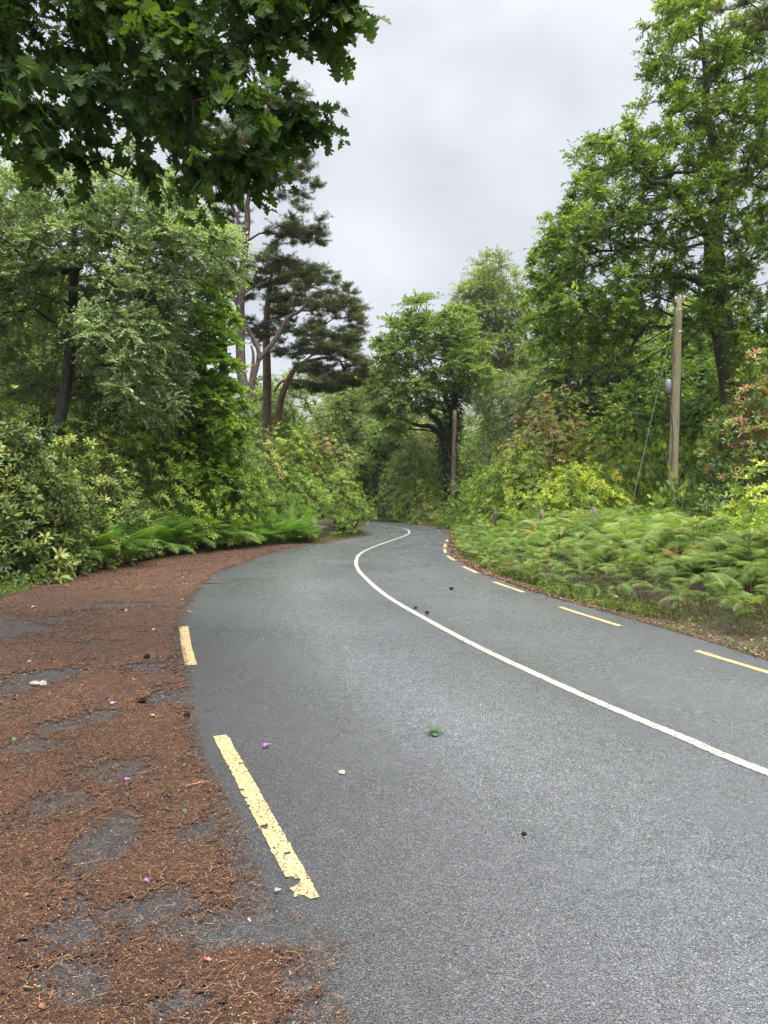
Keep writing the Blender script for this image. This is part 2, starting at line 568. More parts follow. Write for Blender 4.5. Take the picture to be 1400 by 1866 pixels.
M['leaf_far'] = leafmat('forest_leaf', [(0, (0.05, 0.085, 0.03)), (0.5, (0.10, 0.155, 0.05)), (1, (0.18, 0.25, 0.085))], 0.6, 0.3, 0.3)
M['pine'] = leafmat('pine_needle', [(0, (0.022, 0.032, 0.018)), (0.5, (0.06, 0.078, 0.042)), (1, (0.13, 0.15, 0.08))], 0.6, 0.15, 0.2, gain=(1.6, 1.45, 0.95))
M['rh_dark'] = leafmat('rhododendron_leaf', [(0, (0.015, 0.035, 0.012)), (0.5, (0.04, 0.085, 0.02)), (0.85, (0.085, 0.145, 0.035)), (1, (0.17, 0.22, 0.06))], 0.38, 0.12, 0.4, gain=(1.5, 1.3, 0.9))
M['rh_pale'] = leafmat('pale_backed_rhododendron_leaf', [(0, (0.02, 0.04, 0.012)), (0.5, (0.06, 0.10, 0.022)), (0.8, (0.13, 0.175, 0.045)), (1, (0.22, 0.26, 0.11))], 0.36, 0.15, 0.45, gain=(1.45, 1.3, 0.9))
M['rh_bright'] = leafmat('fresh_laurel_leaf', [(0, (0.04, 0.085, 0.018)), (0.5, (0.10, 0.185, 0.03)), (1, (0.23, 0.33, 0.06))], 0.4, 0.25, 0.35, gain=(1.3, 1.15, 0.85))
M['rh_yellow'] = leafmat('yellow_green_shoot', [(0, (0.03, 0.07, 0.016)), (0.35, (0.12, 0.20, 0.03)), (0.7, (0.31, 0.39, 0.05)), (1, (0.46, 0.50, 0.10))], 0.4, 0.25, 0.45)
M['rh_red'] = leafmat('reddish_shoot', [(0, (0.035, 0.07, 0.02)), (0.35, (0.10, 0.16, 0.04)), (0.6, (0.24, 0.27, 0.08)), (0.8, (0.28, 0.15, 0.10)), (1, (0.36, 0.21, 0.16))], 0.45, 0.2, 0.4)
M['rh_orange'] = leafmat('orange_tipped_shoot', [(0, (0.05, 0.10, 0.02)), (0.35, (0.17, 0.26, 0.04)), (0.7, (0.38, 0.42, 0.07)), (1, (0.50, 0.26, 0.13))], 0.45, 0.2, 0.4)
M['fern'] = leafmat('bracken_frond', [(0, (0.03, 0.06, 0.018)), (0.45, (0.075, 0.135, 0.042)), (0.8, (0.155, 0.215, 0.075)), (0.95, (0.22, 0.26, 0.09)), (1, (0.20, 0.14, 0.06))], 0.6, 0.3, 0.2, patch=0.25, gain=(1.45, 1.33, 1.05))
M['fern_dark'] = leafmat('deep_green_frond', [(0, (0.03, 0.07, 0.018)), (0.5, (0.07, 0.15, 0.035)), (1, (0.15, 0.27, 0.07))], 0.55, 0.3, 0.35)
M['grass'] = leafmat('verge_grass', [(0, (0.03, 0.05, 0.015)), (0.5, (0.07, 0.11, 0.03)), (0.85, (0.14, 0.17, 0.055)), (1, (0.26, 0.22, 0.10))], 0.6, 0.3, 0.3)
M['ivy'] = leafmat('ivy_leaf', [(0, (0.014, 0.032, 0.012)), (0.6, (0.03, 0.062, 0.018)), (1, (0.06, 0.11, 0.03))], 0.4, 0.1, 0.5)
M['deadstem'] = tintmat('dead_stalk', [(0, (0.08, 0.05, 0.03)), (0.5, (0.20, 0.13, 0.07)), (1, (0.38, 0.28, 0.17))])
M['deadleaf'] = tintmat('dead_leaf', [(0, (0.05, 0.03, 0.02)), (0.5, (0.14, 0.07, 0.04)), (0.85, (0.28, 0.17, 0.10)), (1, (0.45, 0.38, 0.28))])

# ------------------------------------------------------------------ leaf templates (Y forward, Z up)
T_DIA = (np.array([[0, 0, 0], [0.27, 0.45, 0.07], [0, 1, -0.05], [-0.27, 0.45, 0.07]]), np.array([[0, 1, 2, 3]]))
T_LONG = (np.array([[0, 0, 0], [0.15, 0.45, 0.04], [0, 1, -0.12], [-0.15, 0.45, 0.04]]), np.array([[0, 1, 2, 3]]))
T_BROAD = (np.array([[0, 0, 0], [0.34, 0.35, 0.06], [0.26, 0.72, 0.05], [0, 1, -0.08], [-0.26, 0.72, 0.05], [-0.34, 0.35, 0.06]]),
           np.array([[0, 1, 2, 3], [0, 3, 4, 5]]))
T_BLADE = (np.array([[-0.03, 0, 0], [0.03, 0, 0], [0.02, 0.6, 0.06], [-0.02, 0.6, 0.06], [0.0, 1.0, -0.03], [0.0, 1.0, -0.031]]),
           np.array([[0, 1, 2, 3], [3, 2, 4, 5]]))


def t_lobed():
    half = [(0.0, 0.0), (0.03, 0.10), (0.18, 0.12), (0.27, 0.08), (0.24, 0.22), (0.18, 0.30), (0.34, 0.36), (0.47, 0.33), (0.42, 0.47), (0.21, 0.53),
            (0.32, 0.62), (0.42, 0.63), (0.33, 0.76), (0.17, 0.78), (0.2, 0.9), (0.0, 1.02)]
    n = len(half)
    v, f = [], []
    for s in (1, -1):
        base = len(v)
        for x, y in half:
            v.append((s * x, y, 0.22 * x - 0.18 * y * y))
            v.append((0.0, y, -0.18 * y * y))
        for i in range(n - 1):
            a = base + 2 * i
            q = [a + 1, a, a + 2, a + 3]
            f.append(q if s > 0 else q[::-1])
    return np.array(v), np.array(f)


T_LOBE = t_lobed()
T_OAKLET = (np.array([[0, 0, 0], [0.17, 0.25, 0.04], [0.10, 0.40, 0.02], [0.32, 0.55, 0.07], [0.14, 0.68, 0.02], [0.20, 0.86, 0.02], [0, 1, -0.08],
                      [-0.17, 0.25, 0.04], [-0.10, 0.40, 0.02], [-0.32, 0.55, 0.07], [-0.14, 0.68, 0.02], [-0.20, 0.86, 0.02], [0, 0.4, 0.0], [0, 0.68, -0.02]]),
            np.array([[0, 1, 2, 12], [12, 2, 3, 13], [13, 4, 5, 6], [0, 12, 8, 7], [12, 13, 9, 8], [13, 6, 11, 10], [13, 3, 4, 4], [13, 10, 9, 9]])[:6])


def t_rosette(n=8, seed=1, droop=0.25, wid=0.13):
    r = random.Random(seed)
    v, f = [], []
    for i in range(n):
        a = 2 * math.pi * (i * 0.382 + r.random() * 0.06)
        el = 0.25 + 0.9 * (i / n) + r.uniform(-0.1, 0.1)          # outer leaves lie flat, inner ones stand
        l = r.uniform(0.8, 1.1)
        dx, dy, dz = math.cos(a) * math.cos(el), math.sin(el), math.sin(a) * math.cos(el)
        d = np.array([dx, dy, dz])
        up = np.array([0, 1.0, 0]) - d * dy
        up /= np.linalg.norm(up) + 1e-9
        s = np.cross(d, up)
        b = len(v)
        for t, w, h in ((0.08, 0.02, 0), (0.5, 1, 0.05), (0.82, 0.75, -0.0), (1.0, 0.02, -droop * 0.6)):
            c = d * l * t + up * (h * l)
            v.append(c - s * wid * w * l)
            v.append(c + s * wid * w * l)
        for k in range(3):
            f.append([b + 2 * k, b + 2 * k + 1, b + 2 * k + 3, b + 2 * k + 2])
    return np.array(v), np.array(f)


T_ROS = [t_rosette(8, 1), t_rosette(7, 2, 0.5, 0.14)]
T_ROSW = [t_rosette(7, 4, 0.3, 0.15), t_rosette(9, 5, 0.1, 0.13), t_rosette(6, 6, 0.7, 0.16)]


def t_tuft(n=16, seed=3, w=0.035):
    r = random.Random(seed)
    v, f = [], []
    for i in range(n):
        a = r.uniform(0, 6.283)
        el = r.uniform(-0.15, 1.5)
        d = np.array([math.cos(a) * math.cos(el), math.sin(el), math.sin(a) * math.cos(el)])
        s = nrm(np.cross(d, np.array([r.uniform(-1, 1), r.uniform(-1, 1), r.uniform(-1, 1)])))
        o = np.array([0, r.uniform(0, 0.5), 0])
        l = r.uniform(0.6, 1.0)
        b = len(v)
        v += [o - s * w, o + s * w, o + d * l]
        f.append([b, b + 1, b + 2])
    return np.array(v), np.array(f)


T_TUFT = t_tuft()


def t_frond(pairs=20, arch=0.35, seed=0, plen=0.25, comb=False):
    """a fern frond: central rib with tapering leaflets on either side"""
    r = random.Random(seed)
    v, f = [], []
    rib = lambda s: np.array([0, s * (1 - 0.12 * s), 0.55 * arch * math.sin(s * 2.2) - arch * s * s])
    for i in range(10):
        s0, s1 = i / 10, (i + 1) / 10
        a, b = rib(s0), rib(s1)
        w0, w1 = 0.008 * (1 - s0) + 0.002, 0.008 * (1 - s1) + 0.002
        k = len(v)
        v += [a - [w0, 0, 0], a + np.array([w0, 0, 0]), b + np.array([w1, 0, 0]), b - [w1, 0, 0]]
        f.append([k, k + 1, k + 2, k + 3])
    for i in range(pairs):
        s = 0.16 + 0.83 * i / (pairs - 1)
        o = rib(s)
        tng = nrm(rib(min(1, s + 0.03)) - rib(s - 0.03))
        q = (s - 0.16) / 0.84
        l = plen * (min(1, 0.45 + q * 3.0) * (1 - q) ** 0.75 + 0.03) * r.uniform(0.9, 1.08)
        w = 0.83 / pairs * 0.42
        for sd in (1, -1):
            d = nrm(np.array([sd, 0, 0]) + tng * (0.30 + 0.3 * q) + np.array([0, 0, -0.18 + r.uniform(-.1, .1)]))
            if comb:
                k = len(v)
                m = 6
                for j in range(m):
                    u0 = j / m
                    c0 = o + d * l * u0 + np.array([0, 0, -0.12 * l * u0 * u0])
                    c1 = o + d * l * (u0 + 0.9 / m) + np.array([0, 0, -0.12 * l * u0 * u0])
                    ww = w * (1.3 - u0)
                    k = len(v)
                    v += [c0, c0 + tng * ww + d * l * 0.06, c1, c0 - tng * ww + d * l * 0.06]
                    f.append([k, k + 1, k + 2, k + 3])
            else:
                k = len(v)
                v += [o - tng * w * 0.5, o + d * l * 0.35 - tng * w * 0.9, o + d * l + np.array([0, 0, -0.12 * l]), o + d * l * 0.3 + tng * w * 0.9]
                f.append([k, k + 1, k + 2, k + 3])
    return np.array(v), np.array(f)


T_FROND = [t_frond(20, 0.35, 1), t_frond(22, 0.15, 2, 0.28), t_frond(18, 0.5, 3, 0.24)]
T_FRONDC = [t_frond(20, 0.3, 1, 0.28, True), t_frond(22, 0.12, 2, 0.30, True)]


# ------------------------------------------------------------------ plants
def scatter_leaves(name, tmpl, pos, d, up, sc, tint, mat, parent, wid=None):
    """tmpl: one template or a list shared out at random"""
    if isinstance(tmpl, tuple):
        tmpl = [tmpl]
    vs, fs, ts, off = [], [], [], 0
    idx = np.arange(len(pos)) % len(tmpl)
    for k, (tv, tf) in enumerate(tmpl):
        m = idx == k
        if not m.any():
            continue
        v, f = batch(tv, tf, pos[m], d[m], up[m], sc[m] if not np.isscalar(sc) else np.full(m.sum(), sc), None if wid is None else wid[m])
        vs.append(v)
        fs.append(f + off)
        off += len(v)
        ts.append(np.repeat(tint[m], len(tf)))
    return mesh(name, np.concatenate(vs), [np.concatenate(fs)], mat, parent, [np.concatenate(ts)])


def lobes_points(rng, lobes, n, shell=0.45, squash=1.0):
    """n points spread in ellipsoid lobes (cx,cy,cz,rx,ry,rz), kept apart"""
    lobes = np.asarray(lobes, float)
    wt = (lobes[:, 3] * lobes[:, 4] * lobes[:, 5]) ** 0.75
    cnt = np.maximum(1, np.round(n * wt / wt.sum())).astype(int)
    out = []
    for lb, c in zip(lobes, cnt):
        k = c * 6
        d = nrm(rng.normal(size=(k, 3)))
        r = (shell + (1 - shell) * rng.random(k) ** 0.6)[:, None]
        p = lb[:3] + d * r * lb[3:6]
        sel = [p[0]]
        dmin = (4.0 * lb[3] * lb[4] * lb[5] / c) ** (1 / 3) * 0.72
        for q in p[1:]:
            if len(sel) >= c:
                break
            if np.min(np.linalg.norm(np.array(sel) - q, axis=1)) > dmin:
                sel.append(q)
        out.append(np.array(sel))
    return np.concatenate(out)


def grow(rng, trunk, radii, targets, first=0.3, tip=0.012, rise=0.6, wig=0.1, e=2.3, follow=0.3):
    """limbs from the trunk polyline out to every target point; returns chains of (points, radii) and end directions"""
    tr = resample(np.column_stack([trunk, radii]), 0.5)
    pos = [p for p in tr[:, :3]]
    rad0 = list(tr[:, 3])
    par = [-1] + list(range(len(tr) - 1))
    ntr = len(tr)
    start = int(ntr * first)
    plen = list(np.linspace(0, 1, ntr) * 0.0)
    ctr = tr[start:, :3]
    dmin = np.array([np.min(np.linalg.norm(ctr - t, axis=1)) for t in targets])
    order = np.argsort(dmin)
    chains, ends = [], np.zeros((len(targets), 3))
    P = np.array(pos)
    for ti in order:
        t = targets[ti]
        dv = t - P[start:]
        dd = np.linalg.norm(dv, axis=1)
        cost = dd + follow * np.array(plen[start:]) + rise * np.maximum(0, -dv[:, 2] + 0.25 * dd)
        k = int(np.argmin(cost)) + start
        d = dd[k - start]
        n = max(2, int(math.ceil(d / 0.55)))
        pk = par[k] if par[k] >= 0 else k
        pdir = nrm(P[k] - P[pk]) if pk != k else np.array([0, 0, 1.0])
        if k < ntr:
            pdir = nrm(pdir * 0.3 + nrm(t - P[k]))
        c = P[k] + pdir * d * 0.4 + rng.normal(size=3) * d * wig
        s = np.linspace(0, 1, n + 1)[1:, None]
        path = (1 - s) ** 2 * P[k] + 2 * s * (1 - s) * c + s * s * t
        path[:-1] += rng.normal(size=(n - 1, 3)) * wig * 0.35 * min(1.0, d)
        ids = [k]
        for q in path:
            plen.append(plen[ids[-1]] + np.linalg.norm(q - (P[k] if len(ids) == 1 else path[len(ids) - 2])))
            par.append(ids[-1])
            ids.append(len(par) - 1)
            rad0.append(0.0)
        P = np.vstack([P, path])
        chains.append(ids)
        ends[ti] = nrm(path[-1] - (path[-2] if n > 1 else P[k]))
    w = np.zeros(len(P))
    haschild = np.zeros(len(P), bool)
    for i, p in enumerate(par):
        if p >= 0:
            haschild[p] = True
    w[~haschild] = 1.0
    for i in range(len(P) - 1, 0, -1):
        w[par[i]] += w[i]
    r = tip * w ** (1 / e)
    r0 = np.array(rad0)
    r[:ntr] = r0[:ntr]
    out = [(P[:ntr], r[:ntr])]
    for ids in chains:
        rr = r[ids].copy()
        rr[0] = min(rr[0], rr[1] * 1.25)
        rr = np.minimum(rr, max(r0[:ntr].max() * 0.7, 0.02))
        out.append((P[ids], rr))
    return out, ends


def sprays(rng, targets, ends, ctr, twigs, leaves, rc, flat=0.75, droop=0.15, upb=0.25, outw=0.5):
    """leaf positions and directions on short twigs round each target"""
    T = len(targets)
    out = nrm(targets - ctr)
    base = nrm(ends * 0.5 + out * outw)
    d = rng.normal(size=(T, twigs, 3))
    d = nrm(nrm(d) + base[:, None, :] * 0.75 + np.array([0, 0, upb]))
    Lr = rc * rng.uniform(0.55, 1.15, (T, twigs)) * rng.uniform(0.7, 1.3, (T, 1))
    s = np.linspace(0.15, 1.0, leaves)[None, None, :] + rng.uniform(-0.04, 0.04, (T, twigs, leaves))
    e = d.copy()
    e[..., 2] *= flat
    p = targets[:, None, None, :] + (e[:, :, None, :] * (Lr[:, :, None] * s)[..., None])
    p[..., 2] -= droop * (s ** 2) * Lr[:, :, None]
    side = nrm(np.cross(d, np.array([0, 0, 1.0])) + rng.normal(size=d.shape) * 0.25)
    sg = np.where(np.arange(leaves) % 2 == 0, 1.0, -1.0)[None, None, :, None]
    ld = nrm(d[:, :, None, :] * 0.7 + side[:, :, None, :] * sg * 0.9 + rng.normal(size=p.shape) * 0.35 + np.array([0, 0, -droop]))
    tw_start = np.repeat(targets[:, None, :], twigs, 1)
    tw_end = targets[:, None, :] + e * Lr[..., None] - np.array([0, 0, 1.0]) * (droop * Lr)[..., None]
    return p.reshape(-1, 3), ld.reshape(-1, 3), tw_start.reshape(-1, 3), tw_end.reshape(-1, 3), np.repeat(np.arange(T), twigs * leaves)


def sticks(a, b, r0, r1):
    """three-sided tapering twigs from a to b, vectorised"""
    t = nrm(b - a)
    u = nrm(np.cross(t, np.array([0.31, 0.17, 0.93])))
    w = np.cross(t, u)
    vs = []
    for p, r in ((a, r0), (b, r1)):
        for k in range(3):
            an = k * 2.0944
            vs.append(p + (u * math.cos(an) + w * math.sin(an)) * r)
    V = np.stack(vs, 1).reshape(-1, 3)
    f = np.array([[0, 1, 4, 3], [1, 2, 5, 4], [2, 0, 3, 5]])
    Fc = (f[None] + (np.arange(len(a)) * 6)[:, None, None]).reshape(-1, 4)
    return V, Fc


def tree(name, label, cat, base, trunk, radii, lobes, n, seed, leaf, bark, twigs=10, leaves=10, rc=0.8, lsize=0.09, tmpl=T_DIA, flat=0.75,
         droop=0.15, upb=0.25, first=0.3, tip=0.014, rise=0.6, wig=0.1, follow=0.3, shell=0.45, group=None, nup=0.9, tint=(0.5, 0.2),
         twigr=0.006, targets=None, sides=7, extra=None, drop=0.0):
    rng = np.random.default_rng(seed)
    base = np.asarray(base, float)
    trunk = np.asarray(trunk, float)
    if len(trunk) > 2:
        pr = spline(np.column_stack([trunk, radii]), 6)
        trunk, radii = pr[:, :3], pr[:, 3]
    if targets is None:
        targets = lobes_points(rng, lobes, n, shell)
    ctr = targets.mean(0) - np.array([0, 0, 0.5])
    chains, ends = grow(rng, trunk, radii, targets, first, tip, rise, wig, follow=follow)
    if extra:
        chains += extra
    root = empty(name, base, label, cat, group)
    v, f = tubes(chains, sides)
    p, d, ta, tb, own = sprays(rng, targets, ends, ctr, twigs, leaves, rc, flat, droop, upb)
    sv, sf = sticks(ta, tb, twigr, twigr * 0.4)
    mesh('trunk', np.concatenate([v, sv]), [np.concatenate([f, sf + len(v)])], bark, root, smooth=True)
    if drop:
        k = rng.random(len(p)) > drop
        p, d, own = p[k], d[k], own[k]
    up = nrm(np.array([0, 0, nup]) + rng.normal(size=p.shape) * 0.42)
    tn = np.clip(rng.normal(tint[0], tint[1], len(p)) + rng.normal(0, 0.10, len(targets))[own], 0, 1)
    scatter_leaves('crown', tmpl, p, d, up, lsize * rng.uniform(0.65, 1.25, len(p)), tn, leaf, root)
    return root


def shrub(name, label, cat, c, rx, ry, h, seed, mat, n=420, size=0.15, tmpl=None, tint=(0.5, 0.18), top=0.0, group=None, z0=0.0, lump=0.16, dens=1.0, stems=9):
    """a dome of leaf rosettes standing on stems that rise from one base"""
    rng = np.random.default_rng(seed)
    tmpl = tmpl or T_ROS
    c = np.array([c[0], c[1], z0], float)
    root = empty(name, c, label, cat, group)
    n = int(n * dens)
    d = nrm(rng.normal(size=(n, 3)))
    d[:, 2] = np.abs(d[:, 2]) * 1.0 - 0.12 * (rng.random(n) < 0.5)
    d = nrm(d)
    az = np.arctan2(d[:, 1], d[:, 0])
    ph = rng.uniform(0, 6.28, 6)
    lumpy = 1 + lump * (np.sin(az * 3 + ph[0]) * np.cos(d[:, 2] * 5 + ph[1]) + np.sin(az * 7 + ph[2]) * np.cos(d[:, 2] * 9 + ph[3]) * 0.7 + np.sin(az * 13 + ph[4] + d[:, 2] * 14) * 0.45)
    sh = np.where(rng.random(n) < 0.72, rng.uniform(0.9, 1.03, n), rng.uniform(0.55, 0.9, n))
    rr = (lumpy * sh)[:, None]
    sc = np.array([rx, ry, h])
    # the belly is fuller than an ellipsoid: widen low down
    q = d.copy()
    q[:, :2] *= (1 + 0.25 * (1 - d[:, 2:3] ** 2))
    p = c + q * sc * rr * np.array([0.96, 0.86, 1.0]) 
    p[:, 2] = np.maximum(p[:, 2], z0 + 0.10)
    dirn = nrm(d * np.array([1, 1, 0.7]) + np.array([0, 0, 0.55]) + rng.normal(size=d.shape) * 0.3)
    up = nrm(rng.normal(size=d.shape))
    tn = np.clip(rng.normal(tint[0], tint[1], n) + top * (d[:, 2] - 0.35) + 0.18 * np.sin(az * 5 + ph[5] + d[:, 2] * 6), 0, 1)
    scatter_leaves('foliage', tmpl, p, dirn, up, size * rng.uniform(0.75, 1.2, n), tn, mat, root)
    # stems
    ch = []
    for i in range(stems):
        k = rng.integers(n)
        e = p[k]
        b = c + np.array([rng.normal() * rx * 0.12, rng.normal() * ry * 0.12, -0.05])
        m = b * 0.5 + e * 0.5 + np.array([0, 0, 0.12 * h]) + rng.normal(size=3) * 0.1
        cc = spline([b, m, e], 5)
        ch.append((cc, np.linspace(0.035, 0.008, len(cc))))
    v, f = tubes(ch, 5)
    # short twigs carrying each rosette
    j = rng.random(n) < 0.5
    sv, sf = sticks(p[j] - dirn[j] * size * 2.2 - (p[j] - c) * 0.05, p[j], 0.006, 0.004)
    mesh('stems', np.concatenate([v, sv]), [np.concatenate([f, sf + len(v)])], M['stem'], root, smooth=True)
    return root


def copy_tree(src, loc, rot, sc, label=None, group=None):
    r = src.copy()
    COL.objects.link(r)
    r.location = loc
    r.rotation_euler = (0, 0, rot)
    r.scale = (sc, sc, sc) if np.isscalar(sc) else sc
    if label: r['label'] = label
    if group: r['group'] = group
    for ch in list(src.children):
        k = ch.copy()
        COL.objects.link(k)
        k.parent = r
    return r


# ------------------------------------------------------------------ the road, the ground, the hills
def gpts(lst):
    return np.array([ground(x, y) for x, y in lst])


centre_px = [(1400, 1409), (1250, 1346.5), (1100, 1284), (960, 1221), (850, 1168), (730, 1102), (690, 1075), (664, 1051), (653, 1038), (649, 1024), (657, 1009), (683, 996), (717, 984),
             (743, 974), (746, 969), (739, 964), (709, 959), (669, 955)]
centre = spline(np.vstack([[[4.9, -1.6], [3.15, 2.2]], gpts(centre_px), [[-4.0, 40.8], [-12, 45.5]]]), 10)
rdash_edge = [(1400, 1226), (1272, 1187), (1130, 1141), (1020, 1106), (956, 1080), (902, 1061), (871, 1045), (844, 1032), (829, 1022), (815, 1012), (811, 1004), (811, 995), (815, 985), (818, 977)]
right_line = spline(np.vstack([[[4.6, 2.0], [3.95, 4.4]], gpts(rdash_edge), [[2.7, 29.5]]]), 10)
redge_px = [(1400, 1205), (1272, 1164), (1130, 1123), (1000, 1087), (900, 1052), (868, 1038), (848, 1027), (832, 1015), (823, 1004), (820, 993), (822, 982), (815, 967), (764, 955), (720, 949.5), (668, 947.5)]
right_edge = spline(np.vstack([[[6.4, -5.0], [5.0, 1.0], [4.15, 4.6]], gpts(redge_px), [[-7, 47], [-14, 49.5]]]), 8)
ledge_px = [(355, 1120), (375, 1065), (430, 1030), (500, 1002), (560, 992), (620, 982), (660, 976), (672, 973), (668, 969.5), (655, 966)]
left_edge = spline(np.vstack([gpts(ledge_px), [[-2.6, 35.0], [-5.5, 38.3], [-14, 42]]]), 8)
verge_px = [(-300, 1170), (0, 1092), (70, 1070), (130, 1050), (250, 1022), (330, 1010), (400, 1003), (480, 994), (560, 989.5), (620, 981), (660, 975.5)]
verge = spline(np.vstack([[[-8.5, -5], [-8, 3]], gpts(verge_px)]), 8)
# paved area: carriageway and lay-by together
road_poly = np.vstack([right_edge, left_edge[50:][::-1], verge[::-1]])


def fill_poly(poly, z, name, mat, step, jit=0.0):
    """a flat sheet with the given outline"""
    from mathutils.geometry import delaunay_2d_cdt
    from mathutils import Vector
    n = len(poly)
    v, e, f, a_, b_, c_ = delaunay_2d_cdt([Vector((p[0], p[1])) for p in poly], [(i, (i + 1) % n) for i in range(n)], [], 1, 1e-5)
    me = bpy.data.meshes.new(name)
    me.from_pydata([(q[0], q[1], z) for q in v], [], [tuple(q) for q in f])
    me.materials.append(mat)
    o = bpy.data.objects.new(name, me)
    COL.objects.link(o)
    return o


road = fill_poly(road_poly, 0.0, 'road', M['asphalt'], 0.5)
tag(road, 'grey chipped asphalt road bending left and out of sight', kind='structure')
# a finer sheet lets the tarry stain near the left edge vary: rebuild on a grid
me = road.data
gx, gy = np.meshgrid(np.arange(-16, 8.01, 0.25), np.arange(-5, 46, 0.25))


def ribbon(line, w, z, name, mat, parent, label=None, holes=None, cell=None):
    """painted line: a strip of small cells with chips missing"""
    L_ = resample(line, cell or 0.05)
    t = nrm(np.gradient(L_, axis=0))
    nn = np.stack([t[:, 1], -t[:, 0]], 1)
    m = max(2, int(w / (cell or 0.05)) + 1) if cell else 3
    us = np.linspace(-w / 2, w / 2, m)
    rag = (fbm(L_[:, 0] * 25, L_[:, 1] * 25, 5.0, 3) - 0.5) * 0.014
    rag2 = (fbm(L_[:, 0] * 25, L_[:, 1] * 25, 9.0, 3) - 0.5) * 0.014
    U = us[None, :] + rag[:, None] * (us[None, :] < 0) + rag2[:, None] * (us[None, :] > 0)
    P = L_[:, None, :] + nn[:, None, :] * U[..., None]
    V = np.concatenate([P, np.full(P.shape[:2] + (1,), z)], -1).reshape(-1, 3)
    i = np.arange(len(L_) - 1)[:, None] * m
    j = np.arange(m - 1)[None, :]
    f = np.stack([i + j, i + j + 1, i + m + j + 1, i + m + j], -1).reshape(-1, 4)
    if holes is not None:
        c = V[f].mean(1)
        f = f[~holes(c)]
    o = mesh(name, V, [f], mat, parent)
    if label:
        o['label'] = label
    return o


def chips(th, sc=28.0, seed=3.0):
    return lambda c: fbm(c[:, 0] * sc, c[:, 1] * sc, seed, 3) < th


ribbon(centre[(centre[:, 1] > -1)], 0.088, 0.004, 'centre_line', M['white'], road, 'continuous white centre line, slightly worn')

# left yellow dashes
def dash(p0, p1, w, holes, name='edge_dash', label=None, cell=0.006):
    a, b = ground(*p0), ground(*p1)
    ln = np.stack([a, b])
    return ribbon(ln, w, 0.004, name, M['yellow'], road, label, holes, cell)


def near_holes(c):
    h = fbm(c[:, 0] * 75, c[:, 1] * 75, 3.0, 3) < 0.235
    for (x, y), r in (((482, 1508), 0.020), ((474, 1512), 0.012), ((534, 1610), 0.030), ((528, 1604), 0.020), ((545, 1640), 0.026), ((556, 1642), 0.02), ((523, 1557), 0.010), ((452, 1470), 0.012), ((440, 1440), 0.012), ((447, 1455), 0.008)):
        g = ground(x, y)
        n = (fbm(c[:, 0] * 60, c[:, 1] * 60, 8.0, 3) - 0.5) * 0.03
        h |= np.hypot(c[:, 0] - g[0], (c[:, 1] - g[1]) * 0.8) + n < r
    return h


dash((401, 1341), (563, 1640), 0.092, near_holes, label='worn yellow dash in the foreground with bites out of its lower end', cell=0.004)
dl = spline(gpts([(335, 1142), (340, 1178), (348.5, 1212.5)]), 10)
ribbon(dl, 0.105, 0.004, 'edge_dash', M['yellow'], road, 'short worn yellow dash at the edge of the needle litter', chips(0.24, 70), 0.008)
# right dashes follow the right line
right_s = right_line
def sub_line(line, y0, y1):
    m = (line[:, 1] >= y0) & (line[:, 1] <= y1)
    l = resample(line, 0.05)
    m = (l[:, 1] >= y0) & (l[:, 1] <= y1)
    return l[m]


for y0, y1, lab in ((4.8, 7.27, 'yellow dash at the right edge, nearest the camera'), (8.62, 10.1, 'yellow dash below the front of the bracken'), (11.55, 12.95, 'yellow dash, third from the right'),
                    (14.35, 15.75, 'yellow dash, fourth from the right'), (17.05, 18.4, 'small yellow dash where the right edge turns away'), (19.3, 20.6, 'small far yellow dash'),
                    (21.3, 22.9, 'far yellow dash near the bend'), (23.7, 25.2, 'farthest yellow dash')):
    ribbon(sub_line(right_line, y0, y1), 0.082, 0.004, 'edge_dash', M['yellow'], road, lab, chips(0.2, 60), 0.02)


def axis(fine0, fine1, step, far):
    a = list(np.arange(fine0, fine1 + 1e-6, step))
    s, x = step, fine1
    while x < far:
        s *= 1.25
        x += s
        a.append(x)
    s, x = step, fine0
    b = []
    while x > -far:
        s *= 1.25
        x -= s
        b.append(x)
    return np.array(b[::-1] + a)


xs, ys = axis(-30, 30, 0.5, 950), axis(-8, 60, 0.5, 950)
X, Y = np.meshgrid(xs, ys)
dl_ = dist_line(np.vstack([road_poly, road_poly[:1]]), X, Y)
ins = inside(road_poly, X, Y)
dl_ = np.where(ins, 0, dl_)


def bank(x, y, d):
    s = np.clip((d - 0.9) / 3.0, 0, 1)
    s = s * s * (3 - 2 * s)
    left = 1 / (1 + np.exp(np.clip((x + 1.0) * 1.5, -40, 40)))
    return -0.012 * np.clip(d / 0.1, 0, 1) + s * (0.12 + 0.75 * left * np.exp(-np.maximum(0, y - 60) / 60) + 0.15 * fbm(x * 0.2, y * 0.2, 4.0, 3)) + np.clip((d - 0.5) / 0.7, 0, 1) * 0.035 * fbm(x * 1.5, y * 1.5, 2.0, 3)


def gz(x, y):
    x, y = np.atleast_1d(np.asarray(x, float)), np.atleast_1d(np.asarray(y, float))
    d = dist_line(np.vstack([road_poly, road_poly[:1]]), x, y)
    d = np.where(inside(road_poly, x, y), 0, d)
    return bank(x, y, d)


Z = bank(X, Y, dl_)
Z[ins] = -0.02
V = np.stack([X, Y, Z], -1).reshape(-1, 3)
nx, ny = len(xs), len(ys)
i = np.arange(ny - 1)[:, None] * nx
j = np.arange(nx - 1)[None, :]
fg = np.stack([i + j, i + j + 1, i + nx + j + 1, i + nx + j], -1).reshape(-1, 4)
tag(mesh('ground', V, [fg], M['soil'], smooth=True), 'brown woodland soil under the plants', kind='structure')


